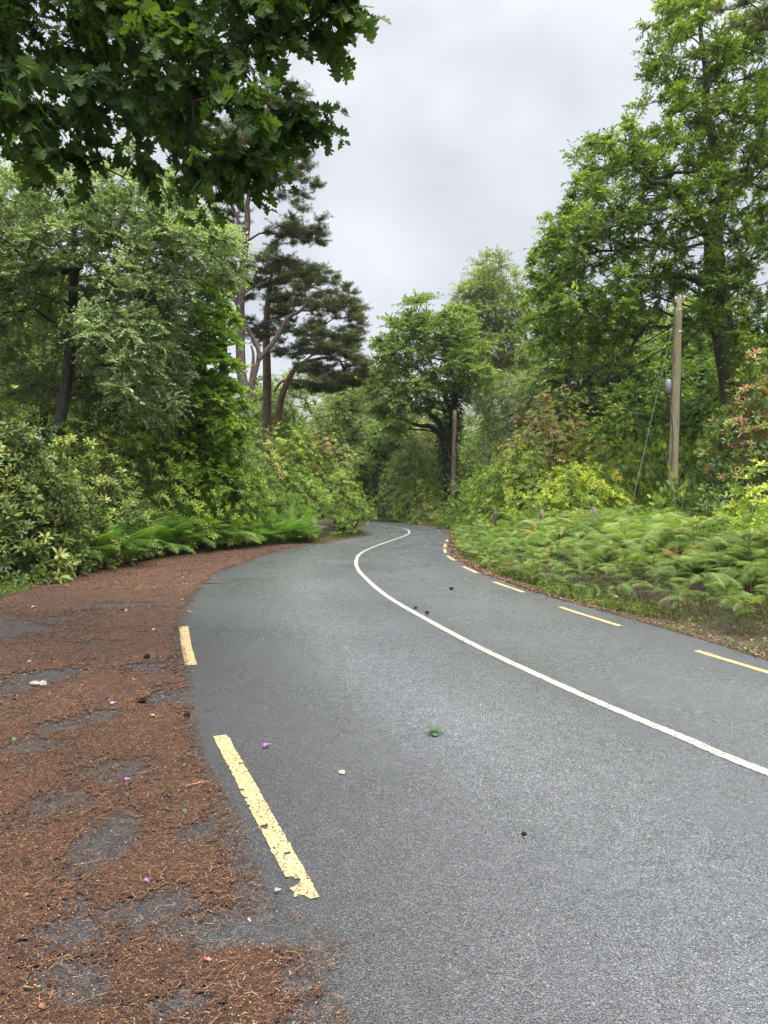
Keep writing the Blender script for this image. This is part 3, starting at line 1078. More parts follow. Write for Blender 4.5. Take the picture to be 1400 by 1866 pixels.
def hills():
    m, t, o = newmat('hill_heath')
    geo = N(t, 'ShaderNodeNewGeometry')
    n = N(t, 'ShaderNodeTexNoise', Scale=0.02, Detail=8.0, Roughness=0.6)
    L(t, geo.outputs['Position'], n.inputs['Vector'])
    p = N(t, 'ShaderNodeBsdfPrincipled', Roughness=0.95)
    L(t, ramp(t, n.outputs[0], [(0.35, (0.05, 0.06, 0.03)), (0.5, (0.09, 0.09, 0.055)), (0.65, (0.17, 0.16, 0.14))]), p.inputs['Base Color'])
    L(t, p.outputs[0], o.inputs[0])
    a = np.linspace(-62, 62, 180) * math.pi / 180
    r = np.linspace(480, 880, 40)
    A, R = np.meshgrid(a, r)
    k = np.sin((R - 480) / 400 * math.pi / 2)
    H = k * (105 + 40 * fbm(A * 5 + 9, R * 0.004, 1.0, 4) + 25 * np.sin(A * 4 + 0.6)) + 10 * (fbm(A * 40, R * 0.03, 6.0, 4) - 0.5) * k - 0.5
    V = np.stack([R * np.sin(A), R * np.cos(A), H], -1).reshape(-1, 3)
    nx, ny = 180, 40
    i = np.arange(ny - 1)[:, None] * nx
    j = np.arange(nx - 1)[None, :]
    f = np.stack([i + j, i + j + 1, i + nx + j + 1, i + nx + j], -1).reshape(-1, 4)
    tag(mesh('hills', V, [f], m, smooth=True), 'pale misty hillside far behind the trees', kind='structure')


hills()

# stain attribute for the asphalt: put on a grid copy of the road surface
def regrid_road():
    step = 0.2
    xs = np.arange(-15, 8.0 + step, step)
    ys = np.arange(-5, 46 + step, step)
    X, Y = np.meshgrid(xs, ys)
    idx = -np.ones(X.shape, int)
    # reuse the outline polygon exactly: keep the triangulated sheet, only add the attribute through a subdivision
    import bmesh
    bm = bmesh.new()
    bm.from_mesh(road.data)
    for axis_i, vals in ((0, np.arange(-8, 5.0, 0.25)), (1, np.concatenate([np.arange(1.0, 14.0, 0.25), np.arange(14, 34, 0.6)]))):
        for c in vals:
            co = [0, 0, 0]
            no = [0, 0, 0]
            co[axis_i] = c
            no[axis_i] = 1
            bmesh.ops.bisect_plane(bm, geom=bm.verts[:] + bm.edges[:] + bm.faces[:], plane_co=co, plane_no=no)
    bm.to_mesh(road.data)
    bm.free()
    me = road.data
    co = np.empty(len(me.vertices) * 3)
    me.vertices.foreach_get('co', co)
    co = co.reshape(-1, 3)
    line = gpts([(1200, 1990), (950, 1866), (740, 1600), (580, 1400), (470, 1250), (410, 1120)])
    d = dist_line(line, co[:, 0], co[:, 1])
    leftside = np.interp(co[:, 1], line[:, 1], line[:, 0]) - co[:, 0]
    s = np.clip(0.6 + leftside / 1.5, 0, 1) * np.clip((11 - co[:, 1]) / 4, 0.25, 1)
    a = me.attributes.new('stain', 'FLOAT', 'POINT')
    a.data.foreach_set('value', s.astype(np.float32))
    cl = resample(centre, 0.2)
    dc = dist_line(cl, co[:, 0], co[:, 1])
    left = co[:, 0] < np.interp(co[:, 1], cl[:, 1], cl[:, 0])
    wl_ = np.exp(-((dc - 1.25) / 0.55) ** 2) * np.where(left, 1.0, 0.45) + 0.35 * np.exp(-((dc - 0.45) / 0.25) ** 2)  # where the painted sheen lies, strongest mid-lane on the left
    a = me.attributes.new('track_sheen', 'FLOAT', 'POINT')
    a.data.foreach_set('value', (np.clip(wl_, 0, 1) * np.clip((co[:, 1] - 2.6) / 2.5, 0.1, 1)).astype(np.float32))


regrid_road()

# ------------------------------------------------------------------ needle litter
inner_px = [(660, 1900), (640, 1850), (590, 1790), (640, 1740), (655, 1725), (560, 1690), (500, 1640), (470, 1580), (440, 1490), (405, 1430), (378, 1385), (364, 1330), (357, 1260), (345, 1210), (329, 1150), (343, 1125), (365, 1075), (398, 1046),
            (440, 1029), (510, 1004), (560, 995), (620, 985), (655, 979), (674, 975)]
inner = np.vstack([[[0.25, 0.6]], gpts(inner_px)])
outer = np.vstack([[[-8.3, 0.6]], verge[(verge[:, 1] > 0.7)] + np.array([-0.12, 0.1])])
lit_poly = np.vstack([inner, outer[::-1]])
patches = [((215, 1405), 0.34, 0.30), ((385, 1700), 0.23, 0.16), ((300, 1650), 0.16, 0.16), ((120, 1710), 0.22, 0.22), ((195, 1530), 0.20, 0.32), ((270, 1215), 0.25, 0.35), ((290, 1275), 0.2, 0.3),
           ((180, 1170), 0.3, 0.2), ((85, 1230), 0.4, 0.28), ((225, 1103), 0.5, 0.35), ((30, 1140), 1.0, 1.3), ((190, 1305), 0.2, 0.2), ((60, 1360), 0.25, 0.25), ((110, 1325), 0.25, 0.15), ((470, 1700), 0.2, 0.10),
           ((350, 1520), 0.12, 0.14), ((330, 1830), 0.15, 0.1), ((160, 1800), 0.13, 0.1), ((95, 1480), 0.2, 0.3), ((20, 1260), 0.25, 0.5)]


def litter_amount(x, y):
    d_in = dist_line(inner, x, y)
    d_out = dist_line(outer, x, y)
    w = np.clip(d_in / 0.22, 0, 1)
    n = fbm(x * 3.2, y * 3.2, 11.0, 4)
    n2 = fbm(x * 28, y * 28, 15.0, 3)
    m = w * 0.75 + (n - 0.5) * 0.8 + (n2 - 0.5) * 0.8 + 0.28
    for (px, py), rx, ry in patches:
        g = ground(px, py)
        q = np.hypot((x - g[0]) / rx, (y - g[1]) / ry)
        m = m - 0.72 * np.exp(-q ** 2 * 1.3)
    return m


def litter():
    V, Fs, off = [], [], 0
    for x0, x1, y0, y1, st in ((-4.2, 0.4, 1.0, 6.0, 0.016), (-7.2, -0.8, 6.0, 12.0, 0.035), (-8.5, 0.2, 12.0, 29.5, 0.07)):
        xs, ys = np.arange(x0, x1, st), np.arange(y0, y1 + 1e-6, st)
        X, Y = np.meshgrid(xs, ys)
        X = X + (vnoise(X / st, Y / st, 3.0) - 0.5) * st * 0.8
        Yj = Y + (vnoise(X / st, Y / st, 7.0) - 0.5) * st * 0.8
        Z = 0.004 + 0.009 * fbm(X * 40, Y * 40, 1.0, 3) * (1 if st < 0.03 else 0.7)
        nx = len(xs)
        i = np.arange(len(ys) - 1)[:, None] * nx
        j = np.arange(nx - 1)[None, :]
        f = np.stack([i + j, i + j + 1, i + nx + j + 1, i + nx + j], -1).reshape(-1, 4)
        P = np.stack([X, Yj, Z], -1).reshape(-1, 3)
        c = P[f].mean(1)
        k = inside(lit_poly, c[:, 0], c[:, 1])
        f, c = f[k], c[k]
        f = f[litter_amount(c[:, 0], c[:, 1]) + (np.random.default_rng(2).random(len(f)) - 0.5) * 0.25 > 0.66]
        V.append(P)
        Fs.append(f + off)
        off += len(P)
    V, Fs = np.concatenate(V), np.concatenate(Fs)
    u, inv = np.unique(Fs, return_inverse=True)
    tag(mesh('needle_litter', V[u], [inv.reshape(Fs.shape)], M['litter']), 'rusty brown pine needle litter covering the lay-by beside the road', 'litter', kind='stuff')
    # crumbs of broken needles, bark and cone scales that thin out towards the bare tarmac
    rng = np.random.default_rng(6)
    Q, S = [], []
    for x0, x1, y0, y1, n, sz in ((-3.2, 0.6, 1.7, 5.0, 260000, 0.0062), (-6.2, 0.2, 5.0, 12.0, 230000, 0.010), (-7.5, 0.0, 12.0, 28.5, 90000, 0.024)):
        x, y = rng.uniform(x0, x1, n), rng.uniform(y0, y1, n)
        am = litter_amount(x, y)
        am = np.where(inside(lit_poly, x, y), am, 0.12 - dist_line(inner, x, y) * 0.5)
        k = rng.random(n) < np.clip((am - 0.08) * 1.7, 0, 1) * np.clip(1.3 - am * 0.6, 0.3, 1)
        k &= x < np.interp(y, inner[:, 1], inner[:, 0]) + 0.5
        Q.append(np.column_stack([x[k], y[k]]))
        S.append(np.full(k.sum(), sz))
    Q, S = np.concatenate(Q), np.concatenate(S)
    n = len(Q)
    a = rng.uniform(0, 6.28, n)
    d = np.column_stack([np.cos(a), np.sin(a), rng.normal(0, 0.25, n)])
    solid = litter_amount(Q[:, 0], Q[:, 1]) > 0.6
    v, f = batch(T_DIA[0] * [1.1, 1, 0.6], T_DIA[1], np.column_stack([Q, np.where(solid, 0.011, 0.005) + 0.004 * rng.random(n)]), d, nrm(np.array([0, 0, 1.0]) + rng.normal(size=(n, 3)) * 0.3), S * rng.uniform(0.5, 1.6, n))
    v[:, 2] = np.maximum(v[:, 2], 0.003)
    tag(mesh('litter_crumbs', v, [f], M['needle'], tint=[np.clip(rng.beta(1.5, 2.2, n), 0, 1)]), 'reddish brown crumbs of needles and bark thinning out over the tarmac', 'litter', kind='stuff')
    rng = np.random.default_rng(5)
    P, W, Ln = [], [], []
    for x0, x1, y0, y1, n, wd, ln in ((-3.0, 1.3, 1.7, 5.0, 120000, 0.0008, 0.036), (-6.0, 0.2, 5.0, 12.0, 70000, 0.0016, 0.055), (-7.5, 0.0, 12.0, 28.0, 26000, 0.004, 0.09)):
        x, y = rng.uniform(x0, x1, n), rng.uniform(y0, y1, n)
        ins_ = inside(lit_poly, x, y)
        am = litter_amount(x, y)
        keep = (ins_ & (rng.random(n) < np.clip(0.22 + am * 0.9, 0.10, 1)))
        # a few stray onto the tarmac close to the edge
        stray = (~ins_) & (x > -1) & (rng.random(n) < 0.035 * np.exp(-dist_line(inner, x, y) / 0.35) * (y < 12)) | ((~ins_) & (y < 4) & (x > 0) & (rng.random(n) < 0.006))
        keep |= stray
        P.append(np.stack([x[keep], y[keep]], 1))
        W.append(np.full(keep.sum(), wd))
        Ln.append(np.full(keep.sum(), ln))
    P, W, Ln = np.concatenate(P), np.concatenate(W), np.concatenate(Ln)
    n = len(P)
    a = rng.normal(0.25, 1.0, n)
    a = np.where(rng.random(n) < 0.45, rng.uniform(0, 3.14, n), a * 0.6)
    ln = Ln * rng.uniform(0.4, 1.3, n)
    d = np.stack([np.cos(a), np.sin(a)], 1)
    s = np.stack([-d[:, 1], d[:, 0]], 1)
    cv = rng.normal(0, 0.10, n)[:, None] * ln[:, None]
    z0 = rng.uniform(0.006, 0.020, n)
    z1 = z0 + rng.normal(0, 0.004, n)
    z2 = np.maximum(0.005, z0 + rng.normal(0, 0.006, n))
    A = P - d * ln[:, None] / 2
    B = P + s * cv
    C = P + d * ln[:, None] / 2
    w = (W * rng.uniform(0.7, 1.4, n))[:, None]
    q = lambda p, z: np.column_stack([p, z])
    V = np.stack([q(A - s * w, z0), q(A + s * w, z0), q(B - s * w, z1), q(B + s * w, z1), q(C - s * w * 0.5, z2), q(C + s * w * 0.5, z2)], 1).reshape(-1, 3)
    f = (np.array([[0, 2, 3, 1], [2, 4, 5, 3]])[None] + (np.arange(n) * 6)[:, None, None]).reshape(-1, 4)
    tn = np.clip(rng.beta(1.6, 2.6, n) * 1.0, 0, 1)
    tag(mesh('fallen_needles', V, [f], M['needle'], tint=[np.repeat(tn, 2)]), 'loose dry pine needles scattered over the lay-by', 'needles', kind='stuff')


litter()


def right_litter():
    """brown strip of leaf crumbs between the tarmac and the bracken, and dead leaves on the soil at the right"""
    rng = np.random.default_rng(8)
    re = resample(right_edge, 0.05)
    re = re[(re[:, 1] > 4) & (re[:, 1] < 44)]
    n = 70000
    k = rng.integers(0, len(re) - 1, n)
    keep = rng.random(n) < np.clip(14.0 / re[k, 1], 0.25, 1)
    k = k[keep]
    n = len(k)
    t = nrm(re[k + 1] - re[k])
    nn = np.stack([t[:, 1], -t[:, 0]], 1)
    off = 0.10 + rng.normal(0.0, 0.07, n) + 0.06 * (fbm(re[k, 0] * 2, re[k, 1] * 2, 3.0) - 0.5)
    near = (re[k, 1] < 11.5) & (rng.random(n) < 0.75)
    off = np.where(near, 0.03 + rng.uniform(0.0, 2.1, n) * rng.random(n) ** 0.7, off)
    p = re[k] + nn * off[:, None]
    z = gz(p[:, 0], p[:, 1]) + 0.012 + 0.02 * rng.random(n)
    z = np.where(inside(road_poly, p[:, 0], p[:, 1]), 0.006, z)
    P = np.column_stack([p, z])
    a = rng.uniform(0, 6.28, n)
    d = np.column_stack([np.cos(a), np.sin(a), rng.normal(0, 0.15, n)])
    up = nrm(np.array([0, 0, 1.0]) + rng.normal(size=(n, 3)) * 0.35)
    sz = rng.uniform(0.012, 0.045, n) * np.clip(P[:, 1] / 12, 0.8, 1.8)
    v, f = batch(T_DIA[0], T_DIA[1], P, d, up, sz)
    tag(mesh('leaf_litter', v, [f], M['deadleaf'], tint=[np.clip(rng.normal(0.45, 0.25, n), 0, 1)]), 'brown dead leaf crumbs along the right edge of the road', 'leaf litter', kind='stuff')


right_litter()

# ------------------------------------------------------------------ verge grass and small weeds
def grass():
    rng = np.random.default_rng(21)
    P, S = [], []
    vl = resample(np.vstack([verge, [[-0.78, 28.3], [-0.86, 29.4], [-1.1, 30.8]]]), 0.05)
    vl = vl[(vl[:, 1] > 7)]
    n = 34000
    k = rng.integers(0, len(vl) - 1, n)
    t = nrm(vl[k + 1] - vl[k])
    nn = np.stack([-t[:, 1], t[:, 0]], 1)
    off = rng.uniform(-0.12, 1.6, n) * rng.random(n) ** 0.5
    p = vl[k] + nn * off[:, None]
    P.append(p)
    S.append(rng.uniform(0.04, 0.15, n) * np.clip(0.5 + off, 0.4, 1.5))
    re = resample(right_edge, 0.05)
    re = re[(re[:, 1] > 9.2) & (re[:, 1] < 43)]
    n = 26000
    k = rng.integers(0, len(re) - 1, n)
    t = nrm(re[k + 1] - re[k])
    nn = np.stack([t[:, 1], -t[:, 0]], 1)
    off = 0.22 + rng.uniform(0, 0.9, n) * rng.random(n) ** 0.7
    off += 0.2 * (fbm(re[k, 0] * 3, re[k, 1] * 3, 6.0) - 0.5)
    P.append(re[k] + nn * off[:, None])
    S.append(rng.uniform(0.04, 0.12, n))
    # small leaf weeds on the near right soil
    n = 6500
    x, y = rng.uniform(3.0, 7.5, n), rng.uniform(6.0, 10.6, n)
    m = (~inside(road_poly, x, y)) & (fbm(x * 1.8, y * 1.8, 30.0, 3) > 0.42)
    P.append(np.stack([x[m], y[m]], 1))
    S.append(rng.uniform(0.03, 0.09, m.sum()))
    P, S = np.concatenate(P), np.concatenate(S)
    m = (~inside(road_poly, P[:, 0], P[:, 1])) | (rng.random(len(P)) < 0.06)
    P, S = P[m], S[m]
    n = len(P)
    Q = np.column_stack([P, gz(P[:, 0], P[:, 1])])
    d = nrm(np.column_stack([rng.normal(0, 0.6, n), rng.normal(0, 0.6, n), rng.uniform(0.3, 1.2, n)]))
    up = nrm(rng.normal(size=(n, 3)))
    broad = rng.random(n) < 0.35
    tn = np.clip(rng.normal(0.5, 0.2, n) + 0.3 * (fbm(P[:, 0], P[:, 1], 3.0) - 0.5), 0, 1)
    v1, f1 = batch(T_BLADE[0] * [1.8, 1, 1], T_BLADE[1], Q[~broad], d[~broad], up[~broad], S[~broad] * 1.5)
    dd = nrm(d[broad] * [1, 1, 0.4])
    Qb = Q[broad] + np.array([0, 0, 0.02]) + d[broad] * (S[broad] * rng.random(broad.sum()))[:, None]
    v2, f2 = batch(T_BROAD[0], T_BROAD[1], Qb, dd, nrm(np.array([0, 0, 1.0]) + up[broad] * 0.5), S[broad] * 0.6)
    tag(mesh('verge_grass', np.concatenate([v1, v2]), [np.concatenate([f1, f2 + len(v1)])], M['grass'], tint=[np.concatenate([np.repeat(tn[~broad], 2), np.repeat(tn[broad], 2)])]),
        'short green grass and weeds along both edges of the road', 'grass', kind='stuff')


grass()

# ------------------------------------------------------------------ bracken
def fronds_mesh(name, P, D, UP, S, tn, tmpl, mat, parent=None):
    return scatter_leaves(name, tmpl, P, D, UP, S, tn, mat, parent)


def bracken_bed():
    rng = np.random.default_rng(31)
    re = right_edge[(right_edge[:, 1] > 5.0) & (right_edge[:, 1] < 36)]
    back = np.array([[4.0, 36], [5.5, 30], [7.0, 25], [8.5, 20.5], [10.5, 17], [12.5, 13], [13, 7]])
    poly = np.vstack([re, back])
    n = 6300
    x, y = rng.uniform(1.5, 13.5, n), rng.uniform(5.5, 36, n)
    d = dist_line(right_edge, x, y)
    fall = np.where(y > 12, 0.36, 0.36 + 0.5 * np.clip((11 - y) / 4, 0, 1))
    m = inside(poly, x, y) & (d > fall) & (rng.random(n) < np.clip(1.2 - (y - 8) * 0.02, 0.4, 1))
    x, y, d = x[m], y[m], d[m]
    n = len(x)
    h = (0.25 + 0.46 * np.clip((d - 0.35) / 1.7, 0, 1) + 0.14 * np.clip((14 - y) / 4, 0, 1) * np.clip((d - 1) / 2, 0, 1)) * rng.uniform(0.52, 1.28, n) * (0.9 + 0.25 * fbm(x * 0.7, y * 0.7, 5.0, 2))
    h *= np.clip(1.0 - (7.5 - y) * 0.1, 0.7, 1)
    b = np.column_stack([x, y, gz(x, y)])
    lean = np.column_stack([rng.normal(0, 0.10, (n, 2)), np.ones(n)])
    # stems lean out over the verge
    re2 = resample(right_edge, 0.2)
    near_i = np.array([np.argmin(np.hypot(re2[:, 0] - a, re2[:, 1] - c)) for a, c in zip(x, y)])
    outd = nrm(re2[near_i] - np.stack([x, y], 1))
    edge = np.clip(1.6 - d, 0, 1)[:, None]
    lean[:, :2] += outd * edge * 0.35
    top = b + nrm(lean) * h[:, None]
    sv, sf = sticks(b, top, 0.008, 0.005)
    P, D, S, T, UPp = [], [], [], [], []
    nf = 6
    for k in range(nf):
        a = rng.uniform(0, 6.28, n)
        hd = np.column_stack([np.cos(a), np.sin(a)]) + outd * edge * 0.9 + np.array([0, -0.35])
        f = 1.0 - 0.42 * (k / nf) * rng.uniform(0.6, 1, n)
        p = b + (top - b) * f[:, None]
        el = rng.uniform(-0.05, 0.6, n) - 0.25 * k / nf
        dd = nrm(np.column_stack([nrm(hd), np.tan(el)]))
        P.append(p)
        D.append(dd)
        S.append(rng.uniform(0.38, 0.76, n) * (1 - 0.2 * k / nf) * np.clip(h + 0.25, 0.6, 1))
        T.append(np.clip(rng.normal(0.55, 0.19, n) - 0.06 * k / nf + 0.35 * (fbm(x * 0.5, y * 0.5, 17.0, 3) - 0.5), 0, 1))
        UPp.append(nrm(np.array([0, 0, 1.0]) + rng.normal(size=(n, 3)) * 0.22))
    P, D, S, T, UPp = map(np.concatenate, (P, D, S, T, UPp))
    near = P[:, 1] < 15
    root = empty('bracken', (7, 13, 0), 'dense pale green bracken bed between the road and the bushes on the right', 'bracken', kind='stuff')
    a = scatter_leaves('fronds', T_FRONDC, P[near], D[near], UPp[near], S[near], T[near], M['fern'], root)
    scatter_leaves('fronds', T_FROND, P[~near], D[~near], UPp[~near], S[~near], T[~near], M['fern'], root)
    # last year's dead stalks, bent over near the front
    k = 260
    x, y = rng.uniform(2.5, 9, k), rng.uniform(6.5, 15, k)
    dd = dist_line(right_edge, x, y)
    m = inside(poly, x, y) & (dd > 0.4) & (dd < 2.2)
    b2 = np.column_stack([x[m], y[m], gz(x[m], y[m])])
    e2 = b2 + np.column_stack([rng.normal(0, 0.35, m.sum()), rng.normal(-0.1, 0.3, m.sum()), rng.uniform(0.05, 0.5, m.sum())])
    dv, df = sticks(b2, e2, 0.006, 0.003)
    allv = np.concatenate([sv, dv])
    alf = np.concatenate([sf, df + len(sv)])
    tt = np.concatenate([np.repeat(rng.uniform(0.1, 0.6, n), 3), np.repeat(rng.uniform(0.4, 1, len(b2)), 3)])
    mesh('stalks', allv, [alf], M['deadstem'], root, [tt])


bracken_bed()


def fern(name, label, c, seed, nf=14, size=0.85, mat='fern_dark', group=None, lean=(0.2, -0.5), el=(0.35, 1.1), tint=0.5, comb=True):
    rng = np.random.default_rng(seed)
    z = float(gz(c[0], c[1])[0])
    b = np.array([c[0], c[1], z])
    root = empty(name, b, label, 'fern', group)
    a = np.arange(nf) * 2.4 + rng.uniform(0, 6)
    e = rng.uniform(el[0], el[1], nf)
    D = np.column_stack([np.cos(a) * np.cos(e) + lean[0], np.sin(a) * np.cos(e) + lean[1], np.sin(e)])
    P = b + np.column_stack([rng.normal(0, 0.10, nf), rng.normal(0, 0.10, nf), rng.uniform(0.0, 0.25, nf)])
    UP = nrm(np.array([0, 0, 1.0]) - D * 0.1 + rng.normal(size=(nf, 3)) * 0.12)
    scatter_leaves('frond', T_FRONDC if comb else T_FROND, P, D, UP, size * rng.uniform(0.75, 1.15, nf), np.clip(rng.normal(tint, 0.15, nf), 0, 1), M[mat], root)
    sv, sf = sticks(np.repeat(b[None], nf, 0), P + nrm(D) * 0.05, 0.008, 0.006)
    mesh('stalks', sv, [sf], M['stem'], root)
    return root


# clumps of ferns along the left bank: (px of the base, row of the base, size, tint)
FG = 'ferns along the foot of the left bank'
rr = random.Random(4)
vcol = 700 + F * verge[:, 0] / np.maximum(verge[:, 1], 0.5)
vm_ = (verge[:, 1] > 9)


def behind_verge(px, off):
    d = float(np.interp(px, vcol[vm_], verge[vm_][:, 1])) + off
    return np.array([(px - 700) / F * d, d])


fl = [(150, .75, 1.15, .55), (195, .7, 1.3, .5), (240, .8, 1.3, .62), (285, .75, 1.3, .55), (325, .8, 1.3, .6), (362, .8, 1.25, .5), (398, .8, 1.2, .6), (430, .8, 1.1, .5),
      (462, .7, 1.0, .65), (495, .7, 1.0, .55), (220, 1.6, 1.4, .45), (300, 1.7, 1.4, .5), (370, 1.8, 1.4, .48), (530, .6, 0.95, .6), (556, .6, 0.8, .6)]
for k, (px, off, s, tn) in enumerate(fl):
    fern('fern', 'arching green fern clump at the foot of the left bank', behind_verge(px, off), 100 + k, 26, s * 1.25, group=FG, lean=(0.35, -0.55), tint=tn + 0.12)
for k, (px, py, s) in enumerate([(30, 1052, .55), (75, 1042, .6), (115, 1035, .6), (150, 1030, .55), (20, 1030, .6), (95, 1022, .6), (140, 1012, .65), (60, 1012, .6)]):
    fern('small_fern', 'small soft fern among the weeds at the left edge of the lay-by', ground(px, py), 150 + k, 12, s, 'fern_dark', 'small ferns at the left verge', (0.1, -0.3), (0.1, 0.9), 0.6)

# ------------------------------------------------------------------ trees
def LB(d, lst, dd=2.5):
    """lobes from (column, row, half width, half height[, depth offset, half depth]) at distance d"""
    out = []
    for q in lst:
        D = d + (q[4] if len(q) > 4 else 0)
        p = at(q[0], q[1], D)
        out.append((p[0], p[1], p[2], q[2] / F * D, q[5] if len(q) > 5 else dd, q[3] / F * D))
    return out


def TP(d, lst):
    return np.array([at(q[0], q[1], d + (q[2] if len(q) > 2 else 0)) for q in lst])


# --- the big oak on the right
D0 = 22.0
ot = TP(D0, [(1362, 1000), (1350, 880), (1338, 740), (1318, 600), (1310, 530), (1300, 425), (1318, 372), (1317, 325), (1302, 257), (1286, 200), (1288, 137), (1277, 60), (1275, 0)])
orad = np.array([0.50, 0.42, 0.36, 0.34, 0.33, 0.27, 0.21, 0.18, 0.15, 0.13, 0.10, 0.07, 0.05])
oak_l = LB(D0, [(1235, 35, 45, 45), (1215, 120, 40, 45), (1270, 140, 45, 40), (1345, 90, 45, 50), (1395, 170, 50, 60), (1235, 225, 50, 35), (1330, 235, 60, 45, 0, 2.2), (1275, -40, 60, 50), (1400, 40, 30, 40),
                (1105, 290, 60, 45), (1165, 320, 65, 55), (1060, 385, 50, 50), (1240, 320, 60, 45), (1340, 310, 60, 55), (1430, 300, 70, 80), (1025, 455, 45, 45), (1100, 440, 75, 60), (1200, 420, 65, 50),
                (1290, 490, 60, 50), (1390, 430, 80, 70), (1010, 540, 40, 40), (1080, 560, 75, 50, 0, 3), (1180, 540, 60, 40, 1, 2.5), (1365, 560, 70, 60), (1430, 640, 60, 80), (1265, 590, 35, 45, 1.5, 1.5), (1380, 690, 45, 40, -1, 1.5),
                (1050, 620, 50, 25, 0, 2), (1120, 620, 60, 30, 1, 2), (1290, 380, 45, 60, -1.8, 1), (1300, 560, 50, 45, -1.5, 1), (1275, 200, 35, 40, -1.2, 1), (1010, 490, 40, 45), (1340, 640, 40, 40, -1.5, 1), (1200, 480, 60, 40, -1.5, 1), (1000, 590, 35, 30)], 2.6)
limb1 = spline(TP(D0, [(1300, 425), (1275, 405), (1251, 371, -.3), (1225, 340, -.6), (1180, 330, -.8)]), 6)
limb2 = spline(TP(D0, [(1312, 545), (1280, 515, -.2), (1230, 500, .4), (1170, 505, .8), (1120, 500, 1.0)]), 6)
tree('oak_tree', 'tall dark-limbed oak behind the nearer wooden pole on the right', 'tree', (ot[0][0], D0, 0.0), ot, orad, oak_l, 760, 11, M['leaf_oak'], M['bark_oak'],
     twigs=11, leaves=13, rc=0.50, lsize=0.13, tmpl=T_OAKLET, flat=0.9, droop=0.10, upb=0.15, first=0.30, tip=0.013, rise=0.5, wig=0.16, shell=0.1, tint=(0.5, 0.22), nup=1.0,
     extra=[(limb1, np.linspace(0.19, 0.07, len(limb1))), (limb2, np.linspace(0.15, 0.04, len(limb2)))])

# --- the grey-green willow on the left
D1 = 19.0
wt = TP(D1, [(95, 1010), (105, 800), (119, 720), (129, 630), (133, 566), (138, 489), (174, 454), (206, 431), (238, 373), (245, 330)])
wr = np.array([0.2, 0.17, 0.15, 0.14, 0.12, 0.10, 0.08, 0.07, 0.05, 0.03])
wl = LB(D1, [(20, 395, 85, 75), (130, 375, 80, 70), (245, 375, 75, 72), (330, 420, 60, 65), (375, 465, 55, 50), (40, 500, 100, 80), (170, 490, 90, 70), (290, 530, 85, 75), (240, 620, 90, 70), (285, 640, 50, 80),
             (90, 600, 110, 60, 2.4, 1), (-60, 560, 80, 120), (280, 720, 50, 45), (180, 690, 100, 45, 2.2, 1), (40, 690, 90, 45, 2.4, 1), (400, 440, 22, 32, 0, 1)], 2.4)
wx = [spline(TP(D1, q), 5) for q in ([(129, 630), (110, 600), (84, 579), (60, 560)], [(131, 610), (150, 585), (165, 560), (200, 545)], [(138, 489), (90, 500), (55, 480), (19, 447)], [(127, 640), (150, 625), (200, 635), (250, 640)])]
tree('willow_tree', 'broad grey-green willow with small silvery leaves under the overhanging branch', 'tree', (wt[0][0], D1, 0), wt, wr, wl, 680, 12, M['leaf_willow'], M['bark_dark'],
     twigs=16, leaves=22, rc=0.6, lsize=0.085, tmpl=T_DIA, flat=0.9, droop=0.22, upb=0.3, first=0.35, tip=0.007, rise=0.5, wig=0.14, shell=0.15, tint=(0.78, 0.22), nup=0.8, twigr=0.004,
     extra=[(q, np.linspace(0.075, 0.03, len(q))) for q in wx])

# --- the fresh green sycamore between the willow and the pines
D2 = 21.6
st = TP(D2, [(360, 990), (365, 800), (372, 650), (378, 540)])
sl = LB(D2, [(380, 550, 42, 40), (372, 620, 56, 45), (390, 680, 50, 45), (375, 740, 64, 40), (402, 790, 40, 45), (340, 700, 40, 60), (400, 860, 40, 40), (345, 800, 60, 50)], 1.6)
tree('sycamore_tree', 'slim fresh green tree between the willow and the reddish pine trunks', 'tree', (st[0][0], D2, 0), st, [0.12, 0.1, 0.07, 0.03], sl, 170, 13, M['leaf_ash'], M['bark_dark'],
     twigs=13, leaves=15, rc=0.55, lsize=0.13, tmpl=T_BROAD, flat=0.6, droop=0.25, first=0.3, tip=0.010, nup=1.0, tint=(0.68, 0.2))


# --- pines
def pine(name, label, d, tk, rad, lobes, n, seed, bark='bark_pine', extra=(), tint=(0.5, 0.2), twigs=11, tuft=0.17, rc=0.62):
    t = TP(d, tk)
    rad = np.array(rad) * 0.78
    ex = [(spline(TP(d, q), 6), r0, r1) for q, r0, r1 in extra]
    ex = [(c, np.linspace(r0 * 0.72, r1 * 0.8, len(c))) for c, r0, r1 in ex]
    return tree(name, label, 'tree', (t[0][0], d, 0), t, rad, LB(d, lobes, 2.0), int(n * 1.35), seed, M['pine'], M[bark], twigs=twigs, leaves=7, rc=rc * 0.9, lsize=tuft * 0.95, tmpl=T_TUFT, flat=0.25, droop=-0.10, upb=0.2,
                first=0.42, tip=0.015, rise=0.35, wig=0.17, follow=0.2, shell=0.1, tint=tint, nup=0.9, twigr=0.011, extra=ex)


